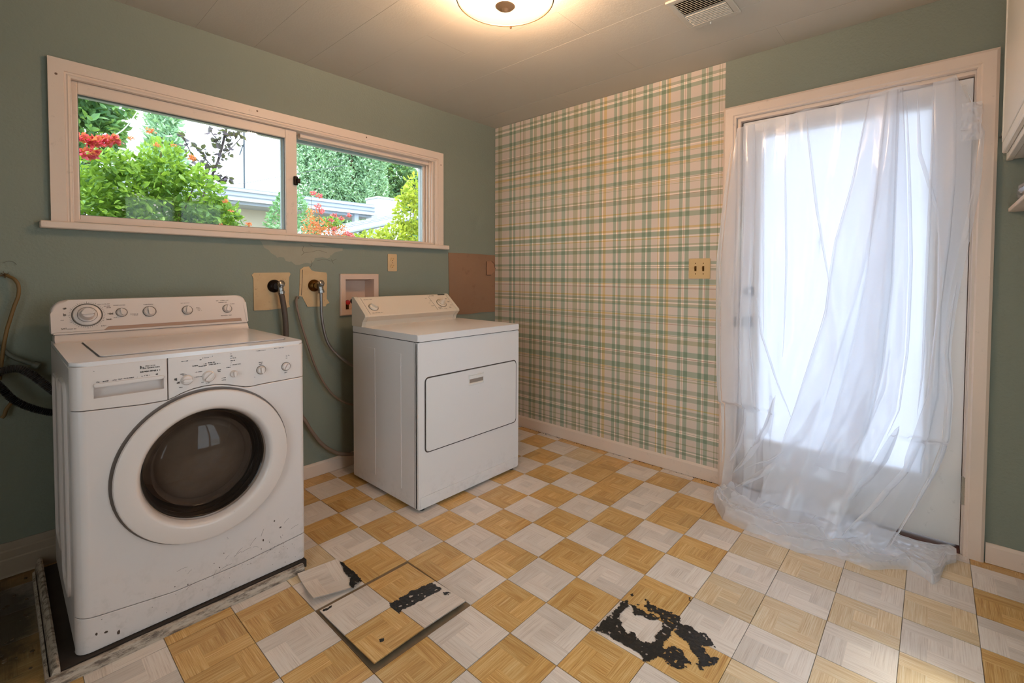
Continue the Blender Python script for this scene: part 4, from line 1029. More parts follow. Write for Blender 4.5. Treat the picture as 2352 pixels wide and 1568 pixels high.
for pth in ([(-1.60, 1.385), (-1.607, 1.36), (-1.60, 1.345), (-1.612, 1.33)], [(-1.60, 1.345), (-1.55, 1.352), (-1.51, 1.362), (-1.46, 1.35)], [(-1.57, 1.395), (-1.53, 1.385), (-1.47, 1.39)], [(-1.52, 1.30), (-1.47, 1.31), (-1.43, 1.30), (-1.40, 1.315)], [(-1.43, 1.31), (-1.42, 1.285)], [(-2.79, 1.26), (-2.775, 1.268), (-2.76, 1.265), (-2.75, 1.255)], [(-1.56, 1.30), (-1.55, 1.28), (-1.56, 1.262)]):
    m.tube([(a + pq.uniform(-.002, .002), -.0012, b) for a, b in pth], .0008, 4, smooth=4)
tag(m.build('paint_cracks', plain('crack_dark', (.33, .28, .21), .9), wall_left, smooth=0), kind='stuff')

# double switch on the plaid wall
sw = empty('light_switch', (0, -1.717, 1.262), 'square tan two-gang light switch plate on the plaid wallpaper by the door', 'switch')
m = MB(); m.prism([(a, b) for a, b in rrect(-1.780, -1.654, 1.201, 1.322, .004)], -.0085, -.0018, 'yz', .002); m.build('switch_plate', M_ALMOND, sw)
for y in (-1.740, -1.694):
    m = MB(); m.box(-.0095, -.008, y - .006, y + .006, 1.246, 1.276); m.box(-.020, -.008, y - .0035, y + .0035, 1.258, 1.272, .002); m.build('switch_toggle', M_BRASS, sw)
    for z in (1.293, 1.230): MB().lathe([(0, 0), (.0034, 0), (.0025, .0012), (0, .0014)], (-.0085, y, z), (-1, 0, 0), 8).build('plate_screw', M_BRASS, sw)

# ------------------------------------------------------------------ ceiling fixtures
LX, LY = -1.374, -1.408
lamp = empty('ceiling_lamp', (LX, LY, H), 'lit round glass ceiling lamp with thin bronze rim', 'ceiling lamp')
MB().lathe([(0, H), (.125, H), (.125, H - .012), (.115, H - .020), (0, H - .020)], (LX, LY, 0), n=40).build('lamp_base', M_ALMOND, lamp)
M_BOWL = NT('frosted_lamp_glass')
_e = M_BOWL.node('ShaderNodeEmission'); _lw = M_BOWL.node('ShaderNodeLayerWeight'); _lw.inputs[0].default_value = .45
M_BOWL.set(_e.inputs[0], M_BOWL.ramp(_lw.outputs[1], [(.15, (1.0, .86, .62)), (.95, (1.0, .66, .30))])); _e.inputs[1].default_value = 1.25
_t = M_BOWL.node('ShaderNodeBsdfTransparent'); _t.inputs[0].default_value = (1, .95, .86, 1)
_m = M_BOWL.node('ShaderNodeMixShader'); _m.inputs[0].default_value = .62
M_BOWL.t.links.new(_t.outputs[0], _m.inputs[1]); M_BOWL.t.links.new(_e.outputs[0], _m.inputs[2]); M_BOWL = M_BOWL.done(_m.outputs[0])
MB().lathe([(.200, 2.362), (.192, 2.355), (.160, 2.346), (.110, 2.339), (.050, 2.336), (.010, 2.3355)], (LX, LY, 0), n=48).build('lamp_bowl', M_BOWL, lamp)
M_BRZ = plain('bronze_trim', (.28, .19, .10), .4, .4)
m = MB(); m.lathe([(.1985, 2.357), (.2025, 2.358), (.2040, 2.362), (.2025, 2.367), (.1985, 2.367)], (LX, LY, 0), n=64)
m.build('lamp_rim', M_BRZ, lamp)
for k in range(3):
    t = .63 + k * 2 * PI / 3
    m = MB(); m.lathe([(0, 0), (.004, 0), (.0055, .004), (.003, .009), (0, .010)], (LX + .204 * math.cos(t), LY + .204 * math.sin(t), 2.359), (0, 0, -1), 8); m.build('rim_screw', M_BRZ, lamp)
MB().lathe([(0, 2.340), (.038, 2.339), (.041, 2.335), (.034, 2.329), (.016, 2.325), (.012, 2.320), (.007, 2.314), (0, 2.312)], (LX, LY, 0), n=32).build('finial_cap', plain('finial_bronze', (.75, .55, .38), .4, .1), lamp)
bl_ = bpy.data.lights.new('bulb', 'POINT'); bl_.energy = LAMP_POWER; bl_.color = LAMP_COLOR; bl_.shadow_soft_size = .045
blo = bpy.data.objects.new('bulb', bl_); C.objects.link(blo); blo.location = (LX, LY, 2.352); blo.parent = lamp; blo.matrix_parent_inverse = Matrix.Translation(-lamp.location)

vent = empty('ceiling_vent', (-.643, -1.956, H), 'white metal ceiling air vent with half open slats', 'vent')
vx0, vx1, vy0, vy1 = -.790, -.497, -2.075, -1.838
def frame_xy(m, x0, x1, y0, y1, w_, z0, z1, bev=.002):
    m.box(x0, x0 + w_, y0, y1, z0, z1, bev); m.box(x1 - w_, x1, y0, y1, z0, z1, bev); m.box(x0 + w_, x1 - w_, y0, y0 + w_, z0, z1, bev); m.box(x0 + w_, x1 - w_, y1 - w_, y1, z0, z1, bev); return m
frame_xy(MB(), vx0, vx1, vy0, vy1, .026, H - .010, H).build('vent_frame', M_CEIL, vent)
MB().box(vx0 + .02, vx1 - .02, vy0 + .02, vy1 - .02, H - .0022, H - .0006).build('duct_shade_plate', M_DARK, vent, smooth=0)  # dark plate coloured as the shade inside the duct
ns = 17
for k in range(ns):
    x = vx0 + .033 + (vx1 - vx0 - .066) * k / (ns - 1)
    m = MB(); tilt = .83 if k < ns * .52 else -.42
    c, s_ = math.cos(tilt), math.sin(tilt); a = .0062
    m.add([(x - a * s_, vy0 + .027, H - .008 - a * c * .6), (x + a * s_, vy0 + .027, H - .008 + a * c * .6), (x + a * s_, vy1 - .027, H - .008 + a * c * .6), (x - a * s_, vy1 - .027, H - .008 - a * c * .6),
           (x - a * s_, vy0 + .027, H - .0068 - a * c * .6), (x + a * s_, vy0 + .027, H - .0068 + a * c * .6), (x + a * s_, vy1 - .027, H - .0068 + a * c * .6), (x - a * s_, vy1 - .027, H - .0068 - a * c * .6)],
          [(0, 1, 2, 3), (7, 6, 5, 4), (0, 4, 5, 1), (2, 6, 7, 3), (0, 3, 7, 4), (1, 5, 6, 2)])
    m.build('vent_slat', M_CEIL, vent, smooth=0)
m = MB(); m.tube([(vx1 - .012, -1.94, H - .010), (vx1 - .012, -1.94, H - .018)], .003, 6); m.build('vent_lever', M_ALU, vent)

# ------------------------------------------------------------------ cabinet, shelf and bundle at the right edge
M_CAB = trim_paint('cabinet_paint', (.90, .855, .79), .3)
cab = empty('wall_cabinet', (-.5, -3.13, 1.70), 'white wall cabinet high at the right edge beside the door casing', 'cabinet')
MB().box(-.95, -.004, -3.297, -2.985, 1.705, 2.436, .002).build('cabinet_box', M_CAB, cab)
m = MB(); frame(m, -.95, -.004, 1.700, 2.436, (.04, .05, .04, .035), -2.994, -2.974, .002); m.build('face_frame', M_CAB, cab)
m = MB(); m.box(-.90, -.062, -2.975, -2.957, 1.722, 2.41, .004); cdo = m.build('cabinet_door', M_CAB, cab)
m = MB(); frame(m, -.86, -.10, 1.76, 2.37, .012, -2.959, -2.953, .002); m.build('door_moulding', M_CAB, cdo)
shf = empty('wall_shelf', (-.5, -3.14, 1.49), 'thin white shelf under the wall cabinet at the right edge', 'shelf')
MB().box(-.80, -.004, -3.297, -2.985, 1.488, 1.505, .002).build('shelf_board', M_TRIM, shf)
for x in (-.70, -.12): MB().prism([(-3.298, 1.36), (-3.298, 1.488), (-3.06, 1.488), (-3.06, 1.478), (-3.28, 1.36)], x, x + .02, 'yz').build('shelf_bracket', M_TRIM, shf)
# crumpled foil bundle lying on the shelf
bm = bmesh.new(); bmesh.ops.create_icosphere(bm, subdivisions=4, radius=1)
for v in bm.verts:
    d = v.co.normalized(); f = 1 + .22 * mn.noise(d * 2.3) + .16 * (1 - abs(mn.noise(d * 5 + Vector((3, 1, 2))))) - .1
    v.co = Vector((-.33 + d.x * .26 * f, -3.035 + d.y * .050 * f, max(1.5055, 1.538 + d.z * .042 * f)))
o = MB().bm(bm).build('foil_bundle', M_FOIL, smooth=25); tag(o, 'crumpled silvery foil wrapped bundle lying on the shelf at right', 'foil')
lh = empty('hook_latch', (-.006, -2.96, 1.815), 'small rusty hook latch on the wall between door casing and cabinet', 'latch')
m = MB(); m.tube([(-.004, -2.954, 1.80), (-.012, -2.958, 1.806), (-.012, -2.962, 1.822), (-.004, -2.963, 1.828)], .0035, 6, smooth=4); m.build('latch_hook', M_CHROME, lh)
m = MB(); m.box(-.010, 0, -2.9655, -2.9595, 1.812, 1.842, .002); m.build('latch_plate', plain('rust', (.30, .16, .10), .8), lh)

# ------------------------------------------------------------------ torn floor: lifted sheet, loose tile, black mastic
M_MASTIC = NT('black_mastic'); _p = M_MASTIC.pos()
M_MASTIC = M_MASTIC.done(M_MASTIC.pbr(M_MASTIC.mix(M_MASTIC.ramp(M_MASTIC.noise(60, 6, _p, .7), [(.5, 0), (.75, 1)]), lin((.075, .075, .08)), lin((.25, .20, .16))), .42, 0, M_MASTIC.bump(M_MASTIC.noise(90, 4, _p), .8, .003)))
M_BACK = plain('grey_backing', (.40, .37, .33), .8, var=.15, bump=.2)
def inside(x, y, poly):
    c = False; j = len(poly) - 1
    for i in range(len(poly)):
        if (poly[i][1] > y) != (poly[j][1] > y) and x < (poly[j][0] - poly[i][0]) * (y - poly[i][1]) / (poly[j][1] - poly[i][1]) + poly[i][0]: c = not c
        j = i
    return c
def blot(m, polys, cell, zf, thick=.0009, amp=.009, seed=0):
    """ragged residue: small cells kept where a noise-shifted point falls inside the outlines"""
    xs = [a for p_ in polys for a, b in p_]; ys = [b for p_ in polys for a, b in p_]
    x0, x1, y0, y1 = min(xs) - .02, max(xs) + .02, min(ys) - .02, max(ys) + .02
    nx, ny = int((x1 - x0) / cell) + 1, int((y1 - y0) / cell) + 1
    idx = {}; vs = []; fs = []
    def vid(i, j):
        if (i, j) not in idx:
            x, y = x0 + i * cell, y0 + j * cell
            jx, jy = mn.noise(Vector((x * 400, y * 400, 1))) * cell * .45, mn.noise(Vector((x * 400, y * 400, 9))) * cell * .45
            idx[(i, j)] = len(vs); vs.append((x + jx, y + jy, zf(x, y) + thick * (1 + .5 * mn.noise(Vector((x * 90, y * 90, seed))))))
        return idx[(i, j)]
    for i in range(nx):
        for j in range(ny):
            x, y = x0 + (i + .5) * cell, y0 + (j + .5) * cell
            v = Vector((x * 38, y * 38, seed)); w_ = Vector((x * 120, y * 120, seed + 5))
            qx, qy = x + amp * (mn.noise(v) + .6 * mn.noise(w_)), y + amp * (mn.noise(v + Vector((7, 3, 1))) + .6 * mn.noise(w_ + Vector((2, 9, 4))))
            if any(inside(qx, qy, p_) for p_ in polys) and mn.noise(Vector((x * 75, y * 75, seed + 20))) > -.45:
                fs.append((vid(i, j), vid(i + 1, j), vid(i + 1, j + 1), vid(i, j + 1)))
    m.add(vs, fs); return m
A_ = [(-1.456, -1.917), (-1.255, -1.923), (-1.237, -1.934), (-1.275, -1.946), (-1.324, -1.945), (-1.358, -1.957), (-1.380, -1.988), (-1.393, -2.006), (-1.378, -2.032), (-1.393, -2.050), (-1.384, -2.088), (-1.359, -2.101), (-1.345, -2.104), (-1.404, -2.111), (-1.462, -2.116), (-1.467, -2.102), (-1.445, -2.084), (-1.448, -2.015), (-1.445, -1.968)]
A2_ = [(-1.262, -1.948), (-1.258, -2.016), (-1.252, -2.06), (-1.282, -2.056), (-1.284, -2.022), (-1.292, -1.977)]
B_ = [(-1.234, -1.992), (-1.207, -1.991), (-1.205, -2.040), (-1.195, -2.073), (-1.197, -2.114), (-1.232, -2.124), (-1.285, -2.119), (-1.376, -2.119), (-1.401, -2.103), (-1.354, -2.090), (-1.308, -2.090), (-1.264, -2.078), (-1.242, -2.057), (-1.243, -2.027)]
C_ = [(-1.280, -2.124), (-1.232, -2.124), (-1.218, -2.160), (-1.226, -2.191), (-1.217, -2.214), (-1.255, -2.259), (-1.260, -2.236), (-1.281, -2.224), (-1.308, -2.253), (-1.289, -2.280), (-1.315, -2.279), (-1.350, -2.262), (-1.379, -2.251), (-1.362, -2.238), (-1.329, -2.229), (-1.315, -2.198), (-1.304, -2.174), (-1.288, -2.155)]
D_ = [(-1.462, -2.116), (-1.467, -2.102), (-1.377, -2.105), (-1.371, -2.136), (-1.338, -2.155), (-1.336, -2.175), (-1.363, -2.192), (-1.365, -2.224), (-1.418, -2.196), (-1.422, -2.166), (-1.414, -2.130), (-1.438, -2.121)]
bits = [[(x + .006 * math.cos(t), y + .006 * math.sin(t)) for t in [k for k in range(6)]] for x, y in ((-1.21, -1.93), (-1.205, -1.985), (-1.083, -2.10), (-1.245, -1.975), (-1.225, -2.02))]
o = blot(MB(), [A_, A2_, B_, C_, D_] + bits, .0030, lambda x, y: .0004, seed=2, amp=.011).build('mastic_patch', M_MASTIC, smooth=30)
tag(o, 'large ragged black adhesive patch across checkered tiles in the middle of the floor', 'stain')
hole_ = MB().box(-2.0575, -1.6605, -1.5115, -1.1145, -.0036, -.0012).build('mastic_bed', plain('bare_bed', (.50, .40, .29), .8, var=.3, scale=30), floor, smooth=0)

# four-tile sheet lifted off the floor
sheet = empty('loose_tile_sheet', (-1.86, -1.32, 0), 'lifted sheet of four parquet tiles with black torn patch on the floor', 'floor tiles')
def sz(x, y):
    u = (x + 2.055) / .385; v = (-1.135 - y) / .365
    return .0045 + .013 * max(0, v) ** 1.3 + .004 * math.sin(3 * u) * v + .003 * (1 - u)
def grid_piece(x0, x1, y0, y1, zf, th, n=7):
    vs = []; fs = []
    for top in (1, 0):
        for i in range(n + 1):
            for j in range(n + 1):
                x, y = x0 + (x1 - x0) * i / n, y0 + (y1 - y0) * j / n; vs.append((x, y, zf(x, y) - (0 if top else th)))
    N = (n + 1) ** 2; g_ = lambda i, j, t=0: t * N + i * (n + 1) + j
    for i in range(n):
        for j in range(n):
            fs.append((g_(i, j), g_(i + 1, j), g_(i + 1, j + 1), g_(i, j + 1))); fs.append((g_(i, j, 1), g_(i, j + 1, 1), g_(i + 1, j + 1, 1), g_(i + 1, j, 1)))
    for i in range(n):
        fs += [(g_(i, 0), g_(i, 0, 1), g_(i + 1, 0, 1), g_(i + 1, 0)), (g_(i, n), g_(i + 1, n), g_(i + 1, n, 1), g_(i, n, 1)), (g_(0, i), g_(0, i + 1), g_(0, i + 1, 1), g_(0, i, 1)), (g_(n, i), g_(n, i, 1), g_(n, i + 1, 1), g_(n, i + 1))]
    return vs, fs
def uv_tile(o, x0, x1, y0, y1, rot=0):
    me = o.data; ul = me.uv_layers.new(name='UVMap')
    for l in me.loops:
        c = me.vertices[l.vertex_index].co; q = ((c.x - x0) / (x1 - x0), (c.y - y0) / (y1 - y0))
        for _ in range(rot): q = (q[1], 1 - q[0])
        ul.data[l.index].uv = q
sx_ = (-2.052, -1.862, -1.672); sy_ = (-1.501, -1.318, -1.135)
for (a, b, k, r) in ((0, 1, M_TW, 0), (0, 0, M_TT, 1), (1, 1, M_TT, 2), (1, 0, M_TW, 3)):
    x0, x1, y0, y1 = sx_[a] + .0006, sx_[a + 1] - .0006, sy_[b] + .0006, sy_[b + 1] - .0006
    q = MB(); q.add(*grid_piece(x0, x1, y0, y1, sz, .0032)); o = q.build('tile', k, sheet, smooth=30); uv_tile(o, x0, x1, y0, y1, r)
q = MB(); q.add(*grid_piece(sx_[0] + .001, sx_[2] - .001, sy_[0] + .001, sy_[2] - .001, lambda x, y: sz(x, y) - .0031, .0025, 10)); q.build('sheet_backing', plain('dark_paper', (.22, .17, .13), .8), sheet, smooth=30)
S_ = [[(-1.868, -1.299), (-1.766, -1.301), (-1.690, -1.318), (-1.684, -1.360), (-1.692, -1.382), (-1.732, -1.379), (-1.808, -1.372), (-1.854, -1.366), (-1.875, -1.371), (-1.877, -1.319)], [(-1.700, -1.396), (-1.680, -1.413), (-1.684, -1.426), (-1.704, -1.419)], [(-1.99, -1.425), (-1.978, -1.429), (-1.982, -1.445), (-1.994, -1.44)], [(-2.045, -1.142), (-2.008, -1.144), (-2.008, -1.154), (-2.045, -1.154)]]
tag(blot(MB(), S_, .0026, sz, seed=4, amp=.006, thick=.0007).build('torn_patch', M_MASTIC, sheet, smooth=30), kind='stuff')
# a thin tan strip left beside it
lt_ = empty('loose_tile', (-1.96, -.99, 0), 'single curled whitewashed tile with a black torn corner lying beside the washing machine', 'floor tile')
ta = -.154; ct, st_ = math.cos(ta), math.sin(ta)
LCX, LCY, LHX, LHY = -1.956, -.992, .080, .110
def lz(x, y):
    dx, dy = x - LCX, y - LCY; a, b = dx * ct + dy * st_, -dx * st_ + dy * ct
    return .0075 + .024 * max(0, -b / LHY * .6 - a / LHX * .4) ** 1.5 + .004 * max(0, b / LHY) ** 2
def rot_pt(a, b): return (LCX + a * ct - b * st_, LCY + a * st_ + b * ct)
vs, fs = grid_piece(-LHX, LHX, -LHY, LHY, lambda a, b: 0, .0032, 11)
vs = [(*rot_pt(a, b), lz(*rot_pt(a, b)) + c) for a, b, c in vs]
q = MB().add(vs, fs); o = q.build('tile', M_TW, lt_, smooth=30)
me = o.data; ul = me.uv_layers.new(name='UVMap')
for l in me.loops:
    c = me.vertices[l.vertex_index].co; dx, dy = c.x - LCX, c.y - LCY; ul.data[l.index].uv = ((dx * ct + dy * st_) / (2 * LHX) + .5, (-dx * st_ + dy * ct) / (2 * LHY) + .5)
T1_ = [[(-1.856, -.885), (-1.850, -.945), (-1.853, -1.014), (-1.858, -1.094), (-1.894, -1.106), (-1.914, -1.129), (-1.913, -1.089), (-1.890, -1.055), (-1.882, -.997), (-1.874, -.960)]]
blot(MB(), T1_, .0026, lambda x, y: max(.001, .0015 + (lz(x, y) + .0006 if x < -1.868 else 0)), seed=6, amp=.005).build('torn_corner', M_MASTIC, lt_, smooth=30)
# crumbs and flakes by the tray
m = MB(); q = random.Random(9)
for k in range(60):
    x, y = q.uniform(-3.0, -2.745), q.uniform(-.75, -.05); a = q.uniform(.002, .009)
    pts = [(x + a * q.uniform(.5, 1) * math.cos(t), y + a * q.uniform(.5, 1) * math.sin(t)) for t in (0, 1.2, 2.4, 3.6, 5)]
    m.prism(pts, .0005, .001 + a * .25, 'xy')
o = m.build('floor_flakes', plain('flake', (.34, .27, .20), .9, var=.5, scale=40), smooth=0); tag(o, 'flakes of dirt and paint scattered on the floor left of the washer', 'debris', kind='stuff')

# ------------------------------------------------------------------ plastic sheet over the door
M_FILM = NT('milky_plastic_film'); _p = M_FILM.pos()
_d = M_FILM.node('ShaderNodeBsdfDiffuse'); _d.inputs[0].default_value = (.93, .92, .95, 1)
_tl = M_FILM.node('ShaderNodeBsdfTranslucent'); _tl.inputs[0].default_value = (.93, .94, .97, 1)
_tp = M_FILM.node('ShaderNodeBsdfTransparent'); _tp.inputs[0].default_value = (.97, .98, 1, 1)
_g = M_FILM.node('ShaderNodeBsdfGlossy'); _g.inputs['Roughness'].default_value = .17; _g.inputs[0].default_value = (.9, .9, .92, 1)
_nr = M_FILM.node('ShaderNodeTexNoise', noise_type='RIDGED_MULTIFRACTAL'); _nr.inputs['Scale'].default_value = 5.0; _nr.inputs['Detail'].default_value = 5
_mp = M_FILM.node('ShaderNodeMapping'); _mp.inputs['Scale'].default_value = (1.6, 1.6, .7); M_FILM.t.links.new(_p, _mp.inputs['Vector']); M_FILM.t.links.new(_mp.outputs[0], _nr.inputs['Vector'])
_bn = M_FILM.bump(M_FILM.math('ADD', M_FILM.math('MULTIPLY', _nr.outputs['Fac'], .6), M_FILM.math('MULTIPLY', M_FILM.noise(22, 3, _p, .5), .5)), .45, .004)
for q in (_d, _tl, _g): M_FILM.t.links.new(_bn, q.inputs['Normal'])
def _mixs(f, a, b):
    x = M_FILM.node('ShaderNodeMixShader'); M_FILM.set(x.inputs[0], f); M_FILM.t.links.new(a, x.inputs[1]); M_FILM.t.links.new(b, x.inputs[2]); return x.outputs[0]
_milk = _mixs(.46, _d.outputs[0], _tl.outputs[0])
_lw = M_FILM.node('ShaderNodeLayerWeight'); _lw.inputs[0].default_value = .5
_body = _mixs(M_FILM.ramp(_lw.outputs[1], [(0, .45), (.5, .54), (1, .91)]), _tp.outputs[0], _milk)
_fr = M_FILM.node('ShaderNodeFresnel'); _fr.inputs[0].default_value = 1.35; M_FILM.t.links.new(_bn, _fr.inputs['Normal'])
M_FILM = M_FILM.done(_mixs(M_FILM.math('MINIMUM', M_FILM.math('MULTIPLY', _fr.outputs[0], .9), .26), _body, _g.outputs[0]))

LE = [(2.046, -1.925), (1.90, -1.905), (1.74, -1.888), (1.30, -1.855), (.9, -1.862), (.56, -1.880), (.30, -1.90), (.17, -1.905), (.02, -1.90)]
RE = [(2.084, -2.815), (1.93, -2.865), (1.83, -2.890), (1.61, -2.880), (1.29, -2.836), (1.12, -2.815), (.90, -2.796), (.72, -2.812), (.49, -2.806), (.34, -2.765), (.18, -2.70), (.02, -2.62)]
TOPZ = [(-2.815, 2.084), (-2.74, 2.066), (-2.677, 2.078), (-2.617, 2.083), (-2.58, 2.072), (-2.489, 2.083), (-2.38, 2.058), (-2.257, 2.070), (-2.18, 2.055), (-2.099, 2.052), (-1.925, 2.042)]
FOLDS = [  # (z, y) line, half width, height out from the door
    ([(2.085, -2.267), (1.952, -2.275), (1.555, -2.324), (1.207, -2.385), (.8, -2.43)], 0.025, 0.014),
    ([(2.076, -2.517), (1.667, -2.463), (1.378, -2.40), (1.034, -2.37), (.531, -2.248), (.26, -2.172), (.03, -2.10)], 0.056, 0.032),
    ([(2.09, -2.577), (1.594, -2.556), (1.25, -2.506), (.867, -2.427), (.4, -2.33), (.03, -2.25)], 0.035, 0.027),
    ([(2.08, -2.617), (1.289, -2.602), (.676, -2.567), (.239, -2.492), (.03, -2.45)], 0.033, 0.026),
    ([(2.054, -2.64), (1.681, -2.66), (1.288, -2.675), (.893, -2.672), (.61, -2.648), (.342, -2.557), (.03, -2.44)], 0.037, 0.029),
    ([(2.05, -2.686), (1.771, -2.698), (1.515, -2.762), (1.2, -2.79)], 0.020, 0.016),
    ([(2.065, -2.16), (1.749, -2.166), (1.296, -2.184), (.84, -2.182), (.4, -2.15)], 0.027, 0.012),
    ([(2.039, -1.959), (1.538, -1.978), (.817, -1.968), (.341, -2.01), (.1, -2.03)], 0.027, 0.019),
    ([(2.06, -1.995), (1.538, -2.02), (.9, -2.03), (.5, -2.08), (.1, -2.15)], 0.025, 0.013),
    ([(2.06, -2.075), (1.7, -2.08), (1.3, -2.09), (.9, -2.10), (.5, -2.16)], 0.018, 0.010),
    ([(2.084, -2.811), (1.658, -2.821), (1.361, -2.807), (1.097, -2.785), (.6, -2.76)], 0.022, 0.019),
    ([(2.07, -2.42), (1.8, -2.40), (1.5, -2.36), (1.1, -2.31), (.7, -2.22), (.3, -2.1)], 0.022, 0.010),
    ([(2.08, -2.735), (1.8, -2.735), (1.3, -2.73), (.8, -2.725), (.45, -2.70)], 0.022, 0.013)]
def film_x(y, z, extra=0.0):
    base = interp([(.02, -.285), (.10, -.225), (.25, -.135), (.5, -.085), (1.0, -.058), (1.6, -.042), (2.09, -.030)], z)
    if z < .5:
        e = min(1, max(0, (-1.95 - y) / .25)) * min(1, max(0, (y + 2.78) / .2)); base = base * (.45 + .55 * e)
    d = 0
    for ln, wd, am in FOLDS:
        zs = [q[0] for q in ln]
        if z < min(zs) - .25 or z > max(zs) + .05: continue
        yc = interp(ln, z); fade = min(1, max(0, (z - min(zs) + .25) / .25))
        grow = .35 + .65 * min(1, (2.1 - z) / .7)
        t = abs(y - yc) / wd; d += am * grow * fade * math.exp(-t * t * .5 - .25 * t)
    v = Vector((0, y * 7, z * 1.1)); d += .012 * mn.noise(v) + .005 * mn.noise(Vector((3, y * 24, z * 3.2)))
    low = min(1, max(0, (.9 - z) / .8))
    d += low * .016 * (1 - abs(mn.noise(Vector((7, y * 9 + z * 4, z * 7))))) 
    return base - d - extra
plast = MB()
ny, nz = 170, 150
vs = []; fs = []
for i in range(ny + 1):
    s = i / ny
    for k in range(nz + 1):
        t = k / nz
        y0 = interp(LE, 2.05); y1 = interp(RE, 2.05); zt = interp(TOPZ, y0 + (y1 - y0) * s)
        z = zt + (.022 - zt) * t
        a, b = interp(LE, z), interp(RE, z)
        y = a + (b - a) * s + .006 * mn.noise(Vector((s * 6, z * 3, 4)))
        vs.append((film_x(y, z), y, z))
for i in range(ny):
    for k in range(nz): fs.append((i * (nz + 1) + k, (i + 1) * (nz + 1) + k, (i + 1) * (nz + 1) + k + 1, i * (nz + 1) + k + 1))
plast.add(vs, fs)
def layer(lt, rt_, z0, z1, off, nn=40, nk=110):
    vs = []; fs = []
    for i in range(nn + 1):
        s = i / nn
        for k in range(nk + 1):
            z = z1 + (z0 - z1) * k / nk; a, b = interp(lt, z), interp(rt_, z)
            y = a + (b - a) * s; e = math.sin(PI * min(1, max(0, s))) ** .5
            vs.append((film_x(y, z, off * (.25 + .75 * e) + .006), y, z))
    for i in range(nn):
        for k in range(nk): fs.append((i * (nk + 1) + k, (i + 1) * (nk + 1) + k, (i + 1) * (nk + 1) + k + 1, i * (nk + 1) + k + 1))
    plast.add(vs, fs)
layer(FOLDS[1][0], FOLDS[4][0], .10, 2.07, .020)
layer([(2.07, -2.575), (1.2, -2.52), (.8, -2.46), (.5, -2.40), (.3, -2.34)], [(2.07, -2.63), (1.2, -2.625), (.8, -2.60), (.5, -2.55), (.3, -2.48)], .30, 2.06, .034, 16, 90)
layer([(2.05, -2.74), (1.7, -2.755), (1.4, -2.77), (1.1, -2.775), (.7, -2.75), (.4, -2.68)], [(2.07, -2.812), (1.658, -2.822), (1.361, -2.81), (1.1, -2.79), (.7, -2.79), (.4, -2.74)], .35, 2.07, .012, 14, 90)
layer([(2.03, -1.962), (1.5, -1.975), (.9, -1.972), (.4, -2.0)], [(2.05, -2.02), (1.5, -2.03), (.9, -2.02), (.4, -2.06)], .30, 2.04, .010, 12, 80)
# narrow pleats where the film doubles over itself
def tp(z, z0, z1): return math.sin(PI * min(1, max(0, (z - z0) / (z1 - z0)))) ** .6
def dens(line):
    zs = [z for z, y in line]; a, b = min(zs), max(zs); return [(a + (b - a) * k / 24, interp(line, a + (b - a) * k / 24)) for k in range(25)]
def pleat(line, w_, z0, z1, off, sh=0.0):
    layer([(z, y + sh + w_ / 2 * tp(z, z0, z1)) for z, y in dens(line)], [(z, y + sh - w_ / 2 * tp(z, z0, z1)) for z, y in dens(line)], z0, z1, off, 3, 90)
pq2 = random.Random(17)
for k, w_, z0, z1 in [(0, .013, 1.15, 2.05), (2, .012, .6, 2.06), (3, .014, .35, 2.06), (4, .012, .5, 2.05), (5, .016, 1.3, 2.04), (6, .010, .8, 2.04), (7, .016, .4, 2.03), (8, .012, .5, 2.03), (9, .010, .9, 2.03), (10, .012, .8, 2.07), (12, .012, .6, 2.05), (1, .012, .4, 2.06)]:
    pleat(FOLDS[k][0], w_, z0, z1, .004 + .004 * pq2.random(), pq2.uniform(-.012, .012))
for (ln, w_) in [([(1.1, -2.05), (.9, -2.08), (.7, -2.15), (.5, -2.24)], .012), ([(.8, -2.52), (.6, -2.48), (.4, -2.40), (.28, -2.33)], .016), ([(.9, -2.62), (.7, -2.60), (.5, -2.54), (.3, -2.44)], .014)]:
    pleat(ln, w_, ln[-1][0], ln[0][0], .007)
pleat([(z, y - .010) for z, y in RE], .030, .05, 2.0, .004)
pleat([(z, y - .012) for z, y in RE], .016, .05, 1.2, .010)
pleat([(z, y + .012) for z, y in LE], .026, .17, 1.95, .004)
# sweeping folds where the lower sheet swings to the left
for ln, w_ in [([(.62, -2.36), (.45, -2.30), (.28, -2.20), (.14, -2.06), (.07, -1.98)], .05), ([(.70, -2.55), (.5, -2.50), (.3, -2.39), (.16, -2.25), (.06, -2.12)], .06), ([(.55, -2.66), (.38, -2.60), (.22, -2.50), (.08, -2.36)], .05), ([(.60, -2.16), (.42, -2.12), (.25, -2.04), (.12, -1.95)], .035), ([(.34, -2.44), (.22, -2.36), (.12, -2.24), (.05, -2.16)], .03), ([(.45, -2.02), (.30, -1.98), (.18, -1.93)], .03), ([(.50, -2.74), (.34, -2.68), (.18, -2.58), (.06, -2.48)], .03), ([(.40, -2.28), (.28, -2.16), (.18, -2.02)], .018), ([(.36, -2.52), (.22, -2.44), (.10, -2.30)], .016)]:
    pleat(ln, w_, ln[-1][0], ln[0][0], .012)
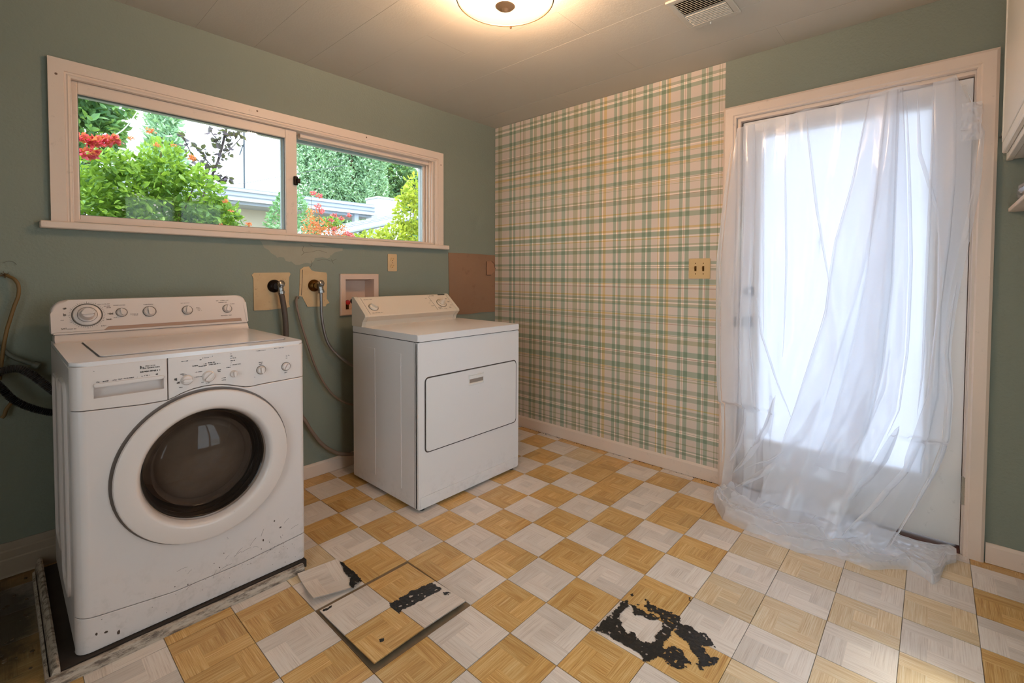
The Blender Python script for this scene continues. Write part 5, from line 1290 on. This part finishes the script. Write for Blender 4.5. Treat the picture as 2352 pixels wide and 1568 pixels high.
# the heap on the floor
FX = [(-1.885, -.20), (-1.91, -.27), (-1.96, -.35), (-2.00, -.41), (-2.09, -.438), (-2.205, -.440), (-2.30, -.470), (-2.338, -.479), (-2.40, -.44), (-2.471, -.402), (-2.55, -.41), (-2.593, -.413), (-2.66, -.345), (-2.714, -.305), (-2.76, -.33), (-2.785, -.36), (-2.805, -.31), (-2.825, -.16), (-2.86, -.10)]
BX = [(-1.885, -.08), (-1.95, -.03), (-2.378, -.03), (-2.568, -.09), (-2.69, -.055), (-2.81, -.035), (-2.86, -.05)]
HT = [(-1.885, .05), (-1.93, .12), (-2.0, .15), (-2.15, .13), (-2.35, .12), (-2.5, .09), (-2.62, .065), (-2.72, .040), (-2.78, .022), (-2.86, .008)]
RIDGES = [([(-.02, -2.62), (-.16, -2.52), (-.30, -2.38), (-.38, -2.20), (-.37, -2.05), (-.29, -1.945), (-.20, -1.91)], .030, .060),
          ([(-.10, -2.66), (-.28, -2.52), (-.42, -2.34), (-.425, -2.18), (-.40, -2.06), (-.33, -1.96)], .020, .040),
          ([(-.06, -2.50), (-.19, -2.34), (-.27, -2.18), (-.25, -2.03), (-.17, -1.93)], .028, .070),
          ([(-.04, -2.36), (-.12, -2.22), (-.16, -2.08), (-.12, -1.95)], .026, .080),
          ([(-.12, -2.50), (-.20, -2.62), (-.28, -2.72), (-.345, -2.785)], .018, .035),
          ([(-.08, -2.55), (-.12, -2.68), (-.10, -2.78), (-.05, -2.84)], .018, .035),
          ([(-.20, -2.45), (-.33, -2.52), (-.37, -2.60), (-.27, -2.70)], .014, .025),
          ([(-.34, -2.30), (-.44, -2.30), (-.455, -2.36), (-.38, -2.46)], .014, .022),
          ([(-.22, -2.12), (-.33, -2.02), (-.36, -1.98)], .012, .030)]
RL_ = []
for ln, wd, am in RIDGES:
    P_ = spline([Vector((a, b, 0)) for a, b in ln], 48)
    RL_.append((np.array([(p.x, p.y) for p in P_]), wd, am))
def heap(nyy, nxx, lift, shrink, seed, scale=1.0):
    vs = []; fs = []
    for i in range(nyy + 1):
        y = -1.885 + (-2.86 + 1.885) * i / nyy
        xf_, xb = interp(FX, y), interp(BX, y)
        xf_ = xb + (xf_ - xb) * shrink + .007 * mn.noise(Vector((y * 30, seed, 1)))
        for k in range(nxx + 1):
            t = k / nxx; x = xb + (xf_ - xb) * t
            env = min(1, (1 - t) / .10) ** .6 * min(1, t / .08 + .3)
            z = .004 + lift * env
            r = 0
            for P_, wd, am in RL_:
                d = math.sqrt(float(((P_[:, 0] - x) ** 2 + (P_[:, 1] - y) ** 2).min())) / (wd * 1.15)
                if d < 4: r = max(r, am * scale * math.exp(-d * .9) ) if d > .15 else max(r, am * scale * .875)
            q = 1 - abs(mn.noise(Vector((x * 15 + y * 5, y * 3.5, 2 + seed)))); q2 = 1 - abs(mn.noise(Vector((x * 30 - y * 14, y * 17, 8 + seed))))
            z += env * (r * (.8 + .4 * mn.noise(Vector((x * 6, y * 6, seed)))) + .010 * q ** 3 + .004 * q2 ** 3)
            vs.append((x + .003 * mn.noise(Vector((x * 20, y * 20, 5 + seed))), y, z))
    for i in range(nyy):
        for k in range(nxx): fs.append((i * (nxx + 1) + k, (i + 1) * (nxx + 1) + k, (i + 1) * (nxx + 1) + k + 1, i * (nxx + 1) + k + 1))
    plast.add(vs, fs)
heap(230, 100, 0.0, 1.0, 0)
heap(200, 80, .018, .86, 3, .95)
# crumpled taped tab over the right casing
vs = []; fs = []
for i in range(13):
    for k in range(31):
        y = -2.835 - .062 * i / 12; z = 1.955 - .16 * k / 30
        vs.append((-.034 - .022 * (1 - abs(mn.noise(Vector((y * 60, z * 30, 3))))) , y + .008 * mn.noise(Vector((z * 30, 0, 0))), z))
for i in range(12):
    for k in range(30): fs.append((i * 31 + k, (i + 1) * 31 + k, (i + 1) * 31 + k + 1, i * 31 + k + 1))
plast.add(vs, fs)
po = plast.build('plastic_sheet', M_FILM, smooth=0)
for f in po.data.polygons: f.use_smooth = True
tag(po, 'long milky plastic sheet hung over the glass door and heaped on the floor', 'plastic sheet')
# ------------------------------------------------------------------ garden and neighbour outside
def leaf_mat(name, c1, c2, trans=.45, rough=.5):
    m = NT(name); geo = m.node('ShaderNodeNewGeometry'); r = geo.outputs['Random Per Island']
    p = geo.outputs['Position']
    col = m.mix(r, lin(c1), lin(c2)); 
    col = m.mix(m.math('MULTIPLY', m.noise(1.6, 3, p), .35), col, tuple(k * .5 for k in lin(c1)))
    d = m.node('ShaderNodeBsdfPrincipled'); m.set(d.inputs['Base Color'], col); d.inputs['Roughness'].default_value = rough
    t = m.node('ShaderNodeBsdfTranslucent'); m.set(t.inputs[0], m.mix(.35, col, lin((.75, .85, .25))))
    x = m.node('ShaderNodeMixShader'); x.inputs[0].default_value = trans; m.t.links.new(d.outputs[0], x.inputs[1]); m.t.links.new(t.outputs[0], x.inputs[2])
    return m.done(x.outputs[0])
ML_SHRUB = leaf_mat('shrub_leaf', (.26, .44, .16), (.60, .74, .30))
ML_TREE = leaf_mat('tree_leaf', (.22, .40, .24), (.48, .64, .38), .35)
ML_CYP = leaf_mat('cypress_leaf', (.44, .60, .46), (.74, .86, .72), .3)
ML_JUN = leaf_mat('juniper_leaf', (.28, .47, .32), (.52, .70, .50), .25)
ML_PURP = leaf_mat('purple_leaf', (.17, .12, .18), (.32, .24, .35), .25)
ML_YEL = leaf_mat('lime_leaf', (.48, .56, .16), (.80, .80, .32), .5)
ML_BACK = leaf_mat('dark_leaf', (.25, .42, .29), (.52, .66, .46), .3)
ML_RED = leaf_mat('red_petal', (.78, .09, .26), (.92, .26, .42), .35)
ML_PINK = leaf_mat('pink_bract', (.80, .15, .42), (.95, .45, .50), .4)
ML_CORAL = leaf_mat('coral_bract', (.85, .36, .28), (.95, .56, .42), .4)
M_BARK = plain('bark', (.34, .27, .21), .85, var=.3, scale=20, bump=.4)
M_STEM = plain('green_brown_stem', (.36, .30, .18), .7, var=.2)

def leaves(m, q, pts, size, aspect=.55, fold=.25, up=0.0, rounded=False):
    for (c, nrm) in pts:
        d = Vector((q.gauss(0, 1), q.gauss(0, 1), q.gauss(0, .7) + up)).normalized()
        if nrm is not None: d = (d + Vector(nrm) * .9).normalized()
        s_ = d.orthogonal().normalized(); a = q.uniform(0, 2 * PI); b = d.cross(s_); s_ = s_ * math.cos(a) + b * math.sin(a); n_ = d.cross(s_)
        l = size * q.uniform(.6, 1.25); w_ = l * aspect * .5
        c = Vector(c)
        if rounded:      # oval leaf folded along its midrib
            f = n_ * (w_ * fold)
            m.add([c, c + d * l * .28 + s_ * w_ * .85 + f, c + d * l * .62 + s_ * w_ * .88 + f, c + d * l - n_ * (l * .06), c + d * l * .62 - s_ * w_ * .88 + f, c + d * l * .28 - s_ * w_ * .85 + f],
                  [(0, 1, 2, 3), (0, 3, 4, 5)])
        else:
            mid = c + d * l * .45
            m.add([c, mid + s_ * w_ + n_ * w_ * fold, c + d * l, mid - s_ * w_ + n_ * w_ * fold], [(0, 1, 2), (0, 2, 3)])
def blob_pts(q, c, r, n, shell=.55):
    out = []
    for _ in range(n):
        d = Vector((q.gauss(0, 1), q.gauss(0, 1), q.gauss(0, 1))).normalized(); k = q.uniform(shell, 1) ** .7
        out.append(((c[0] + d.x * r[0] * k, c[1] + d.y * r[1] * k, c[2] + d.z * r[2] * k), d))
    return out
def branchy(name, base, tips, r0, mat, parent):
    m = MB(); q = random.Random(hash(name) % 100 if False else 5)
    for t in tips:
        b = Vector(base); e = Vector(t); mid = b.lerp(e, .5) + Vector((q.uniform(-.06, .06), q.uniform(-.06, .06), .05)) * (e - b).length
        m.tube([b, mid, e], [r0, r0 * .75, r0 * .4, r0 * .25], 6, smooth=5)
    return m.build(name, mat, parent)
GZ = -.18
ground = MB().box(-14, 26, .16, 42, GZ - .1, GZ)
structure(ground.build('ground', plain('garden_soil', (.42, .38, .30), .9, var=.25, scale=1.5), smooth=0))
structure(MB().box(.16, 7.0, -9, .16, GZ - .1, -.06).build('patio', plain('pale_concrete', (.80, .78, .75), .8, var=.08, scale=2), smooth=0))
structure(MB().box(7.0, 26, -14, .16, GZ - .1, GZ).build('lawn', plain('lawn_green', (.40, .48, .26), .9, var=.25, scale=3), smooth=0))

q = random.Random(21)
# nearest shrub with red flowers
sh = empty('flowering_shrub', (-1.95, 1.75, GZ), 'large leafy green shrub with red flower heads just outside the left window pane', 'shrub')
m = MB()
cl = [((-2.42, 1.75, 1.72), (.34, .34, .34), 520), ((-2.15, 1.7, 1.80), (.26, .3, .30), 460), ((-1.95, 1.65, 2.00), (.17, .2, .24), 300), ((-1.98, 1.8, 1.62), (.34, .34, .30), 560), ((-1.72, 1.7, 1.82), (.20, .25, .28), 380), ((-1.66, 1.75, 1.55), (.26, .3, .28), 420), ((-1.52, 1.7, 1.66), (.13, .2, .18), 170), ((-2.7, 1.8, 1.6), (.4, .4, .4), 420), ((-2.2, 1.85, 1.25), (.7, .4, .45), 700), ((-1.35, 1.6, 1.44), (.28, .2, .14), 190), ((-2.25, 1.65, 2.0), (.12, .15, .10), 90)]
for c, r, n in cl: leaves(m, q, blob_pts(q, c, r, int(n * 2.1), .25), .056, .52, .3, rounded=True)
tag(m.build('foliage', ML_SHRUB, sh, smooth=0), kind='stuff')
branchy('stem', (-2.05, 1.75, GZ), [(-2.4, 1.75, 1.75), (-2.15, 1.7, 1.85), (-1.95, 1.65, 2.15), (-1.72, 1.7, 1.95), (-1.55, 1.7, 1.7), (-2.1, 1.8, 1.6), (-1.85, 1.6, 1.7)], .018, M_STEM, sh)
for x, z, r in [(-2.385, 2.010, .055), (-2.262, 2.125, .055), (-2.345, 2.098, .055), (-2.055, 2.235, .028), (-2.02, 2.142, .024), (-1.80, 2.09, .030), (-2.43, 2.105, .045), (-1.585, 1.79, .022), (-2.16, 2.16, .02), (-1.92, 2.16, .018), (-1.42, 1.62, .024), (-1.30, 1.58, .022), (-1.62, 1.60, .02), (-1.37, 1.53, .022), (-1.25, 1.50, .02), (-1.55, 1.72, .018)]:
    m = MB(); leaves(m, q, blob_pts(q, (x, 1.42, z), (r, r * .7, r * .45), max(22, int(r * 1500)), .1), r * .62, .8, .2, rounded=True); m.build('flower_head', ML_RED if r > .03 else ML_CORAL, sh, smooth=0)

def tree(name, label, cat, base, clumps, lm, size, trunk_tips, r0, seed, aspect=.5, shell=.4, group=None, fol='foliage', up=0):
    q = random.Random(seed); t = empty(name, base, label, cat, group); m = MB()
    for c, r, n in clumps: leaves(m, q, blob_pts(q, c, r, n, shell), size, aspect, .25, up, True)
    tag(m.build(fol, lm, t, smooth=0), kind='stuff')
    branchy('trunk', base, trunk_tips, r0, M_BARK, t)
    return t
tree('leafy_tree', 'tall leafy green tree at the upper left of the left window pane', 'tree', (-2.6, 5.4, GZ),
     [((-2.15, 5.2, 3.45), (.42, .5, .40), 1100), ((-2.0, 5.3, 3.0), (.36, .5, .35), 800), ((-2.7, 5.4, 3.3), (.7, .6, .7), 1300), ((-1.72, 5.1, 3.35), (.16, .2, .14), 130), ((-1.80, 5.1, 3.05), (.15, .2, .18), 140), ((-2.4, 5.4, 2.3), (.6, .5, .5), 700), ((-2.3, 5.3, 3.95), (.6, .5, .35), 700)], ML_TREE, .125, [(-2.2, 5.3, 3.2), (-2.7, 5.4, 3.5), (-1.9, 5.2, 3.3)], .07, 31)
# columnar cypress
def column(name, label, base, r, h, z0, seed, n, lm=ML_CYP, size=.16, cat='cypress', group=None):
    q = random.Random(seed); t = empty(name, base, label, cat, group); m = MB(); pts = []
    for _ in range(n):
        z = q.uniform(z0, h); f = (z - z0) / (h - z0); rr = r * min(1, (1.02 - f) * 2.6) ** .6 * (1 + .16 * math.sin(f * 25 + q.uniform(0, .5)) + .12 * q.gauss(0, 1)); a = q.uniform(0, 2 * PI)
        rr *= q.uniform(.75, 1)
        pts.append(((base[0] + rr * math.cos(a), base[1] + rr * math.sin(a), z), (math.cos(a) * .4, math.sin(a) * .4, .9)))
    leaves(m, q, pts, size, .42, .3)
    tag(m.build('foliage', lm, t, smooth=0), kind='stuff')
    MB().tube([(base[0], base[1], base[2]), (base[0], base[1], z0 + (h - z0) * .7)], .08, 8).build('trunk', M_BARK, t)
    return t
column('cypress', 'single columnar cypress standing against the sky behind the flowering shrub', (-.07, 11, GZ), .36, 6.6, .2, 41, 7000)
# cluster of big conifers above the neighbour's roof: three trunks, ropes of drooping foliage
for k, (x, r, h, lab) in enumerate([(5.15, .98, 7.6, 'big drooping conifer behind the low roof, left one of three beside the window divider'), (6.45, .85, 7.9, 'big drooping conifer behind the low roof, middle one of three'), (7.20, .62, 7.0, 'big drooping conifer behind the low roof, right one of three next to the chimney')]):
    q = random.Random(51 + k); t = empty('conifer', (x, 14.2, GZ), lab, 'conifer', 'conifers behind the low roof'); m = MB()
    for c in range(80):
        a = q.uniform(0, 2 * PI); rr = r * q.uniform(.35, .95); cx, cy_0 = x + rr * math.cos(a), 14.2 + rr * math.sin(a) * .8
        z1 = q.uniform(3.6, h); ln = q.uniform(.9, 1.9)
        pts = []
        for _ in range(330):
            f = q.random(); w_ = .22 * math.sin(PI * min(1, .12 + f * .86)) + .03; b = q.uniform(0, 2 * PI); w_ *= q.uniform(.6, 1)
            pts.append(((cx + w_ * math.cos(b), cy_0 + w_ * math.sin(b), z1 - f * ln), (math.cos(b) * .5, math.sin(b) * .5, .75)))
        leaves(m, q, pts, .13, .42, .3)
    tag(m.build('foliage', ML_CYP, t, smooth=0), kind='stuff')
    MB().tube([(x, 14.2, GZ), (x, 14.2, h * .8)], .16, 8).build('trunk', M_BARK, t)
tree('shade_tree', 'dark spreading tree right of the big conifers behind the chimney', 'tree', (10.2, 17, GZ),
     [((9.3, 17, 5.4), (.9, .8, 1.2), 1500), ((10.4, 17, 5.9), (1.1, .8, 1.0), 1700), ((11.4, 17, 5.2), (1.0, .8, 1.2), 1500), ((9.8, 17, 4.3), (1.0, .8, .9), 1200), ((11, 17, 4.2), (1.1, .8, .9), 1200), ((8.8, 17.3, 6.2), (.5, .6, .5), 400), ((10.6, 17.2, 3.2), (1.6, .8, .8), 1200)], ML_BACK, .26, [(9.3, 17, 5.4), (10.4, 17, 6), (11.3, 17, 5.2)], .16, 61)
# purple leaved branch
pb = empty('purple_leaf_tree', (-1.45, 2.75, GZ), 'slender tree with sparse dark purple leaves rising above the shrub', 'tree')
q = random.Random(71); pth = [[(-1.45, 2.75, GZ), (-1.45, 2.7, 1.4), (-1.42, 2.65, 1.98), (-1.36, 2.6, 2.18), (-1.29, 2.6, 2.39), (-1.23, 2.6, 2.66), (-1.20, 2.6, 2.80)],
      [(-1.38, 2.6, 2.12), (-1.48, 2.6, 2.26), (-1.54, 2.6, 2.40), (-1.60, 2.6, 2.54)], [(-1.29, 2.6, 2.39), (-1.18, 2.6, 2.50), (-1.08, 2.6, 2.64)], [(-1.25, 2.6, 2.58), (-1.12, 2.6, 2.67), (-.98, 2.6, 2.70)], [(-1.33, 2.6, 2.25), (-1.42, 2.6, 2.36), (-1.45, 2.6, 2.42)], [(-1.36, 2.6, 2.18), (-1.27, 2.6, 2.16), (-1.22, 2.6, 2.20)], [(-1.27, 2.6, 2.5), (-1.36, 2.6, 2.62)]]
m = MB(); pts = []
for k, P_ in enumerate(pth):
    m.tube(P_, .011 if k == 0 else .0045, 6, smooth=4)
    for s_ in spline([Vector(a) for a in P_], 6):
        if s_.z < 2.12: continue
        for _ in range(2 if k == 0 else 2): pts.append(((s_.x + q.gauss(0, .025), s_.y + q.gauss(0, .03), s_.z + q.gauss(0, .022)), None))
m.build('branch', plain('purple_bark', (.20, .15, .15), .8), pb)
for c, d in pts[:280]:
    mm_ = MB(); leaves(mm_, q, [(c, d)], .070, .66, .3, rounded=True); mm_.build('leaf', ML_PURP, pb, smooth=0)
# juniper ball by the divider
jr = empty('round_juniper', (.18, 4.5, GZ), 'rounded green juniper bush seen behind the window divider', 'bush'); q = random.Random(81); m = MB(); pts = []
for _ in range(4200):
    a = q.uniform(0, 2 * PI); z = q.uniform(.4, 2.42); f = (z - .4) / 2.02; rr = .33 * min(1, (1.03 - f) * 4) ** .5 * q.uniform(.8, 1.05)
    pts.append(((.18 + rr * math.cos(a), 4.5 + rr * math.sin(a), z), (math.cos(a) * .7, math.sin(a) * .7, .5)))
leaves(m, q, pts, .06, .45, .3); tag(m.build('foliage', ML_JUN, jr, smooth=0), kind='stuff')
MB().tube([(.18, 4.5, GZ), (.18, 4.5, 1.8)], .05, 8).build('trunk', M_BARK, jr)
# pink bougainvillea
bg_ = empty('bougainvillea', (-.25, 2.6, GZ), 'pink flowering bougainvillea with thin stems under the low roof', 'shrub'); q = random.Random(91)
branchy('stem', (-.2, 2.6, GZ), [(-.42, 2.5, 2.12), (-.33, 2.5, 1.98), (-.2, 2.5, 1.88), (.02, 2.5, 1.9), (.06, 2.5, 1.72), (-.45, 2.5, 1.7), (-.1, 2.5, 1.66)], .008, M_STEM, bg_)
m = MB()
for c, r, n in [((-.40, 2.5, 1.78), (.12, .1, .20), 330), ((-.28, 2.5, 1.70), (.16, .1, .16), 300), ((-.10, 2.5, 1.72), (.14, .1, .12), 200)]: leaves(m, q, blob_pts(q, c, r, n, .1), .026, .75, .3)
tag(m.build('bract_spray', ML_CORAL, bg_, smooth=0), kind='stuff')
for x, z, r in [(-.425, 2.12, .028), (-.36, 2.10, .024), (-.37, 1.98, .035), (-.33, 1.93, .028), (-.19, 1.90, .024), (-.10, 1.87, .022), (.0, 1.915, .02), (-.23, 1.84, .02), (-.03, 1.70, .035), (.02, 1.68, .03), (-.19, 1.74, .02)]:
    m = MB(); leaves(m, q, blob_pts(q, (x, 2.42, z), (r, r, r * .8), 46, .1), .024, .8, .25); m.build('flower_head', ML_PINK, bg_, smooth=0)
m = MB()
for c, r, n in [((-.14, 2.55, 1.82), (.13, .1, .07), 220), ((-.3, 2.6, 1.55), (.3, .15, .12), 320)]: leaves(m, q, blob_pts(q, c, r, n, .1), .045, .5, .3)
tag(m.build('foliage', ML_SHRUB, bg_, smooth=0), kind='stuff')
# lime shrub at the right edge of the right pane, running low along the sill
tree('lime_shrub', 'bright yellow green shrub at the right edge of the right window pane', 'shrub', (.32, 1.75, GZ),
     [((.42, 1.7, 2.15), (.12, .15, .22), 260), ((.36, 1.7, 1.92), (.20, .2, .24), 420), ((.38, 1.7, 1.62), (.26, .2, .22), 480), ((.10, 1.65, 1.60), (.22, .2, .16), 340), ((-.14, 1.65, 1.54), (.22, .2, .13), 300), ((.30, 1.8, 1.2), (.5, .3, .4), 600), ((.22, 1.6, 2.10), (.05, .06, .05), 30)], ML_YEL, .062, [(.42, 1.7, 2.25), (.36, 1.7, 1.95), (.1, 1.65, 1.65), (-.14, 1.65, 1.55)], .014, 101)

# neighbour's house: low flat roof with deep pale fascia
M_FASC = plain('pale_blue_fascia', (.66, .69, .73), .6, var=.04)
M_STUC = plain('beige_stucco', (.74, .70, .62), .8, var=.05, scale=6)
M_RGREY = plain('grey_roofing', (.46, .48, .52), .8, var=.08)
hs = empty('neighbour_house', (1.3, 9.7, GZ), 'low neighbouring house with flat roof and wide pale fascia', 'house')
MB().box(-1.6, 4.30, 8.95, 9.12, 2.86, 3.10).build('fascia', M_FASC, hs, smooth=0)
MB().box(-1.6, 4.30, 8.90, 9.0, 3.06, 3.12, .01).build('fascia_cap', M_FASC, hs)
MB().box(-1.6, 4.30, 8.93, 8.97, 2.955, 2.975).build('fascia_bead', M_RGREY, hs, smooth=0)
MB().box(-1.7, 4.30, 9.0, 10.45, 3.08, 3.16).build('flat_roof', M_RGREY, hs, smooth=0)
MB().box(-1.6, 4.30, 9.1, 10.0, 2.80, 2.86).build('soffit', M_FASC, hs, smooth=0)
MB().box(-1.4, 2.2, 9.9, 10.35, GZ, 2.86).build('wall', M_STUC, hs, smooth=0)
MB().box(3.75, 3.87, 9.05, 9.2, GZ, 2.86).build('post', M_FASC, hs, smooth=0)
lr = empty('low_roof', (3.4, 7.2, GZ), 'low grey sloping roof below the chimney seen through the right pane', 'roof')
m = MB()
a, b, c, d = (1.75, 6.9, 2.02), (4.6, 6.9, 2.78), (5.6, 8.8, 3.12), (2.9, 8.8, 2.42)
m.add([a, b, c, d, *[(x, y, z - .10) for x, y, z in (a, b, c, d)]], [(0, 1, 2, 3), (7, 6, 5, 4), (0, 4, 5, 1), (1, 5, 6, 2), (2, 6, 7, 3), (3, 7, 4, 0)])
m.build('roof_slab', M_RGREY, lr, smooth=0)
for k in range(4):
    f = (k + .5) / 4; p0 = Vector(a).lerp(Vector(d), f); p1 = Vector(b).lerp(Vector(c), f)
    MB().tube([p0 + Vector((0, 0, .012)), p1 + Vector((0, 0, .012))], .014, 6).build('roof_batten', M_FASC, lr)
MB().tube([Vector(a) + Vector((0, -.03, -.03)), Vector(b) + Vector((0, -.03, -.03))], .05, 8).build('gutter', M_FASC, lr)
MB().box(2.4, 5.2, 7.4, 8.7, GZ, 2.05).build('wall', M_STUC, lr, smooth=0)
chm = empty('chimney', (5.1, 9.7, GZ), 'square white chimney block standing above the low roof', 'chimney')
MB().box(4.70, 5.52, 9.45, 10.1, GZ, 3.46, .01).build('chimney_stack', plain('white_render', (.76, .77, .79), .7), chm)
MB().box(4.68, 5.54, 9.43, 10.12, 3.44, 3.50, .01).build('chimney_cap', plain('white_render_cap', (.74, .75, .77), .7), chm)
an = empty('antenna', (1.34, 10, 3.16), 'thin dark television antenna mast on the neighbour roof', 'antenna')
MB().tube([(1.335, 10, 3.161), (1.345, 10, 4.86)], .018, 6).build('mast', plain('dark_metal', (.20, .24, .28), .5, .6), an)
m = MB(); m.tube([(1.24, 10, 4.12), (1.30, 10, 4.32), (1.34, 10, 4.42)], .014, 5); m.tube([(1.28, 10, 4.36), (1.35, 10, 4.38)], .012, 5); m.build('antenna_arm', plain('dark_metal2', (.22, .26, .30), .5, .6), an)
hose('utility_wire', [(.3, 9.3, 3.17), (1.2, 9.6, 3.38), (2.2, 10, 3.75), (4.5, 11, 4.6)], .007, plain('wire_dark', (.3, .3, .32), .6), 'thin overhead wire slanting up from the neighbour roof', 'wire', n=5)
hose('utility_wire', [(-2.2, 3.2, 2.35), (-1.98, 3.6, 2.62), (-1.80, 4.0, 2.86), (-1.5, 5.0, 3.4)], .005, plain('wire_pale', (.75, .77, .8), .5), 'pale overhead wire crossing in front of the columnar cypress', 'wire', n=5)
# small roof shrub behind the house
tree('roof_shrub', 'small dark shrub peeking over the neighbour roof beside the antenna', 'shrub', (1.85, 12, GZ), [((1.95, 12, 3.35), (.32, .3, .22), 300)], ML_BACK, .1, [(1.95, 12, 3.4)], .02, 111)
# beyond the door: hedge and pale wall across the patio
structure(MB().box(7.0, 7.2, -9, .1, GZ, 1.5).build('garden_wall', plain('white_garden_wall', (.84, .84, .82), .8, var=.05), smooth=0))
hq = random.Random(121); hg = empty('patio_hedge', (3.4, -1.0, -.06), 'green hedge dimly seen through the plastic behind the glass door', 'hedge'); m = MB()
for c, r, n in [((2.6, -1.25, .45), (.5, .45, .55), 900), ((3.6, -1.5, .5), (.6, .5, .6), 900), ((4.8, -2.0, .5), (.7, .5, .6), 800), ((6.2, -2.9, .45), (.7, .9, .55), 800)]: leaves(m, hq, blob_pts(hq, c, r, n, .5), .1, .55, .3)
tag(m.build('foliage', ML_TREE, hg, smooth=0), kind='stuff')
branchy('stem', (3.4, -1.2, -.06), [(2.6, -1.25, .6), (3.6, -1.5, .7), (4.6, -1.9, .6)], .03, M_BARK, hg)
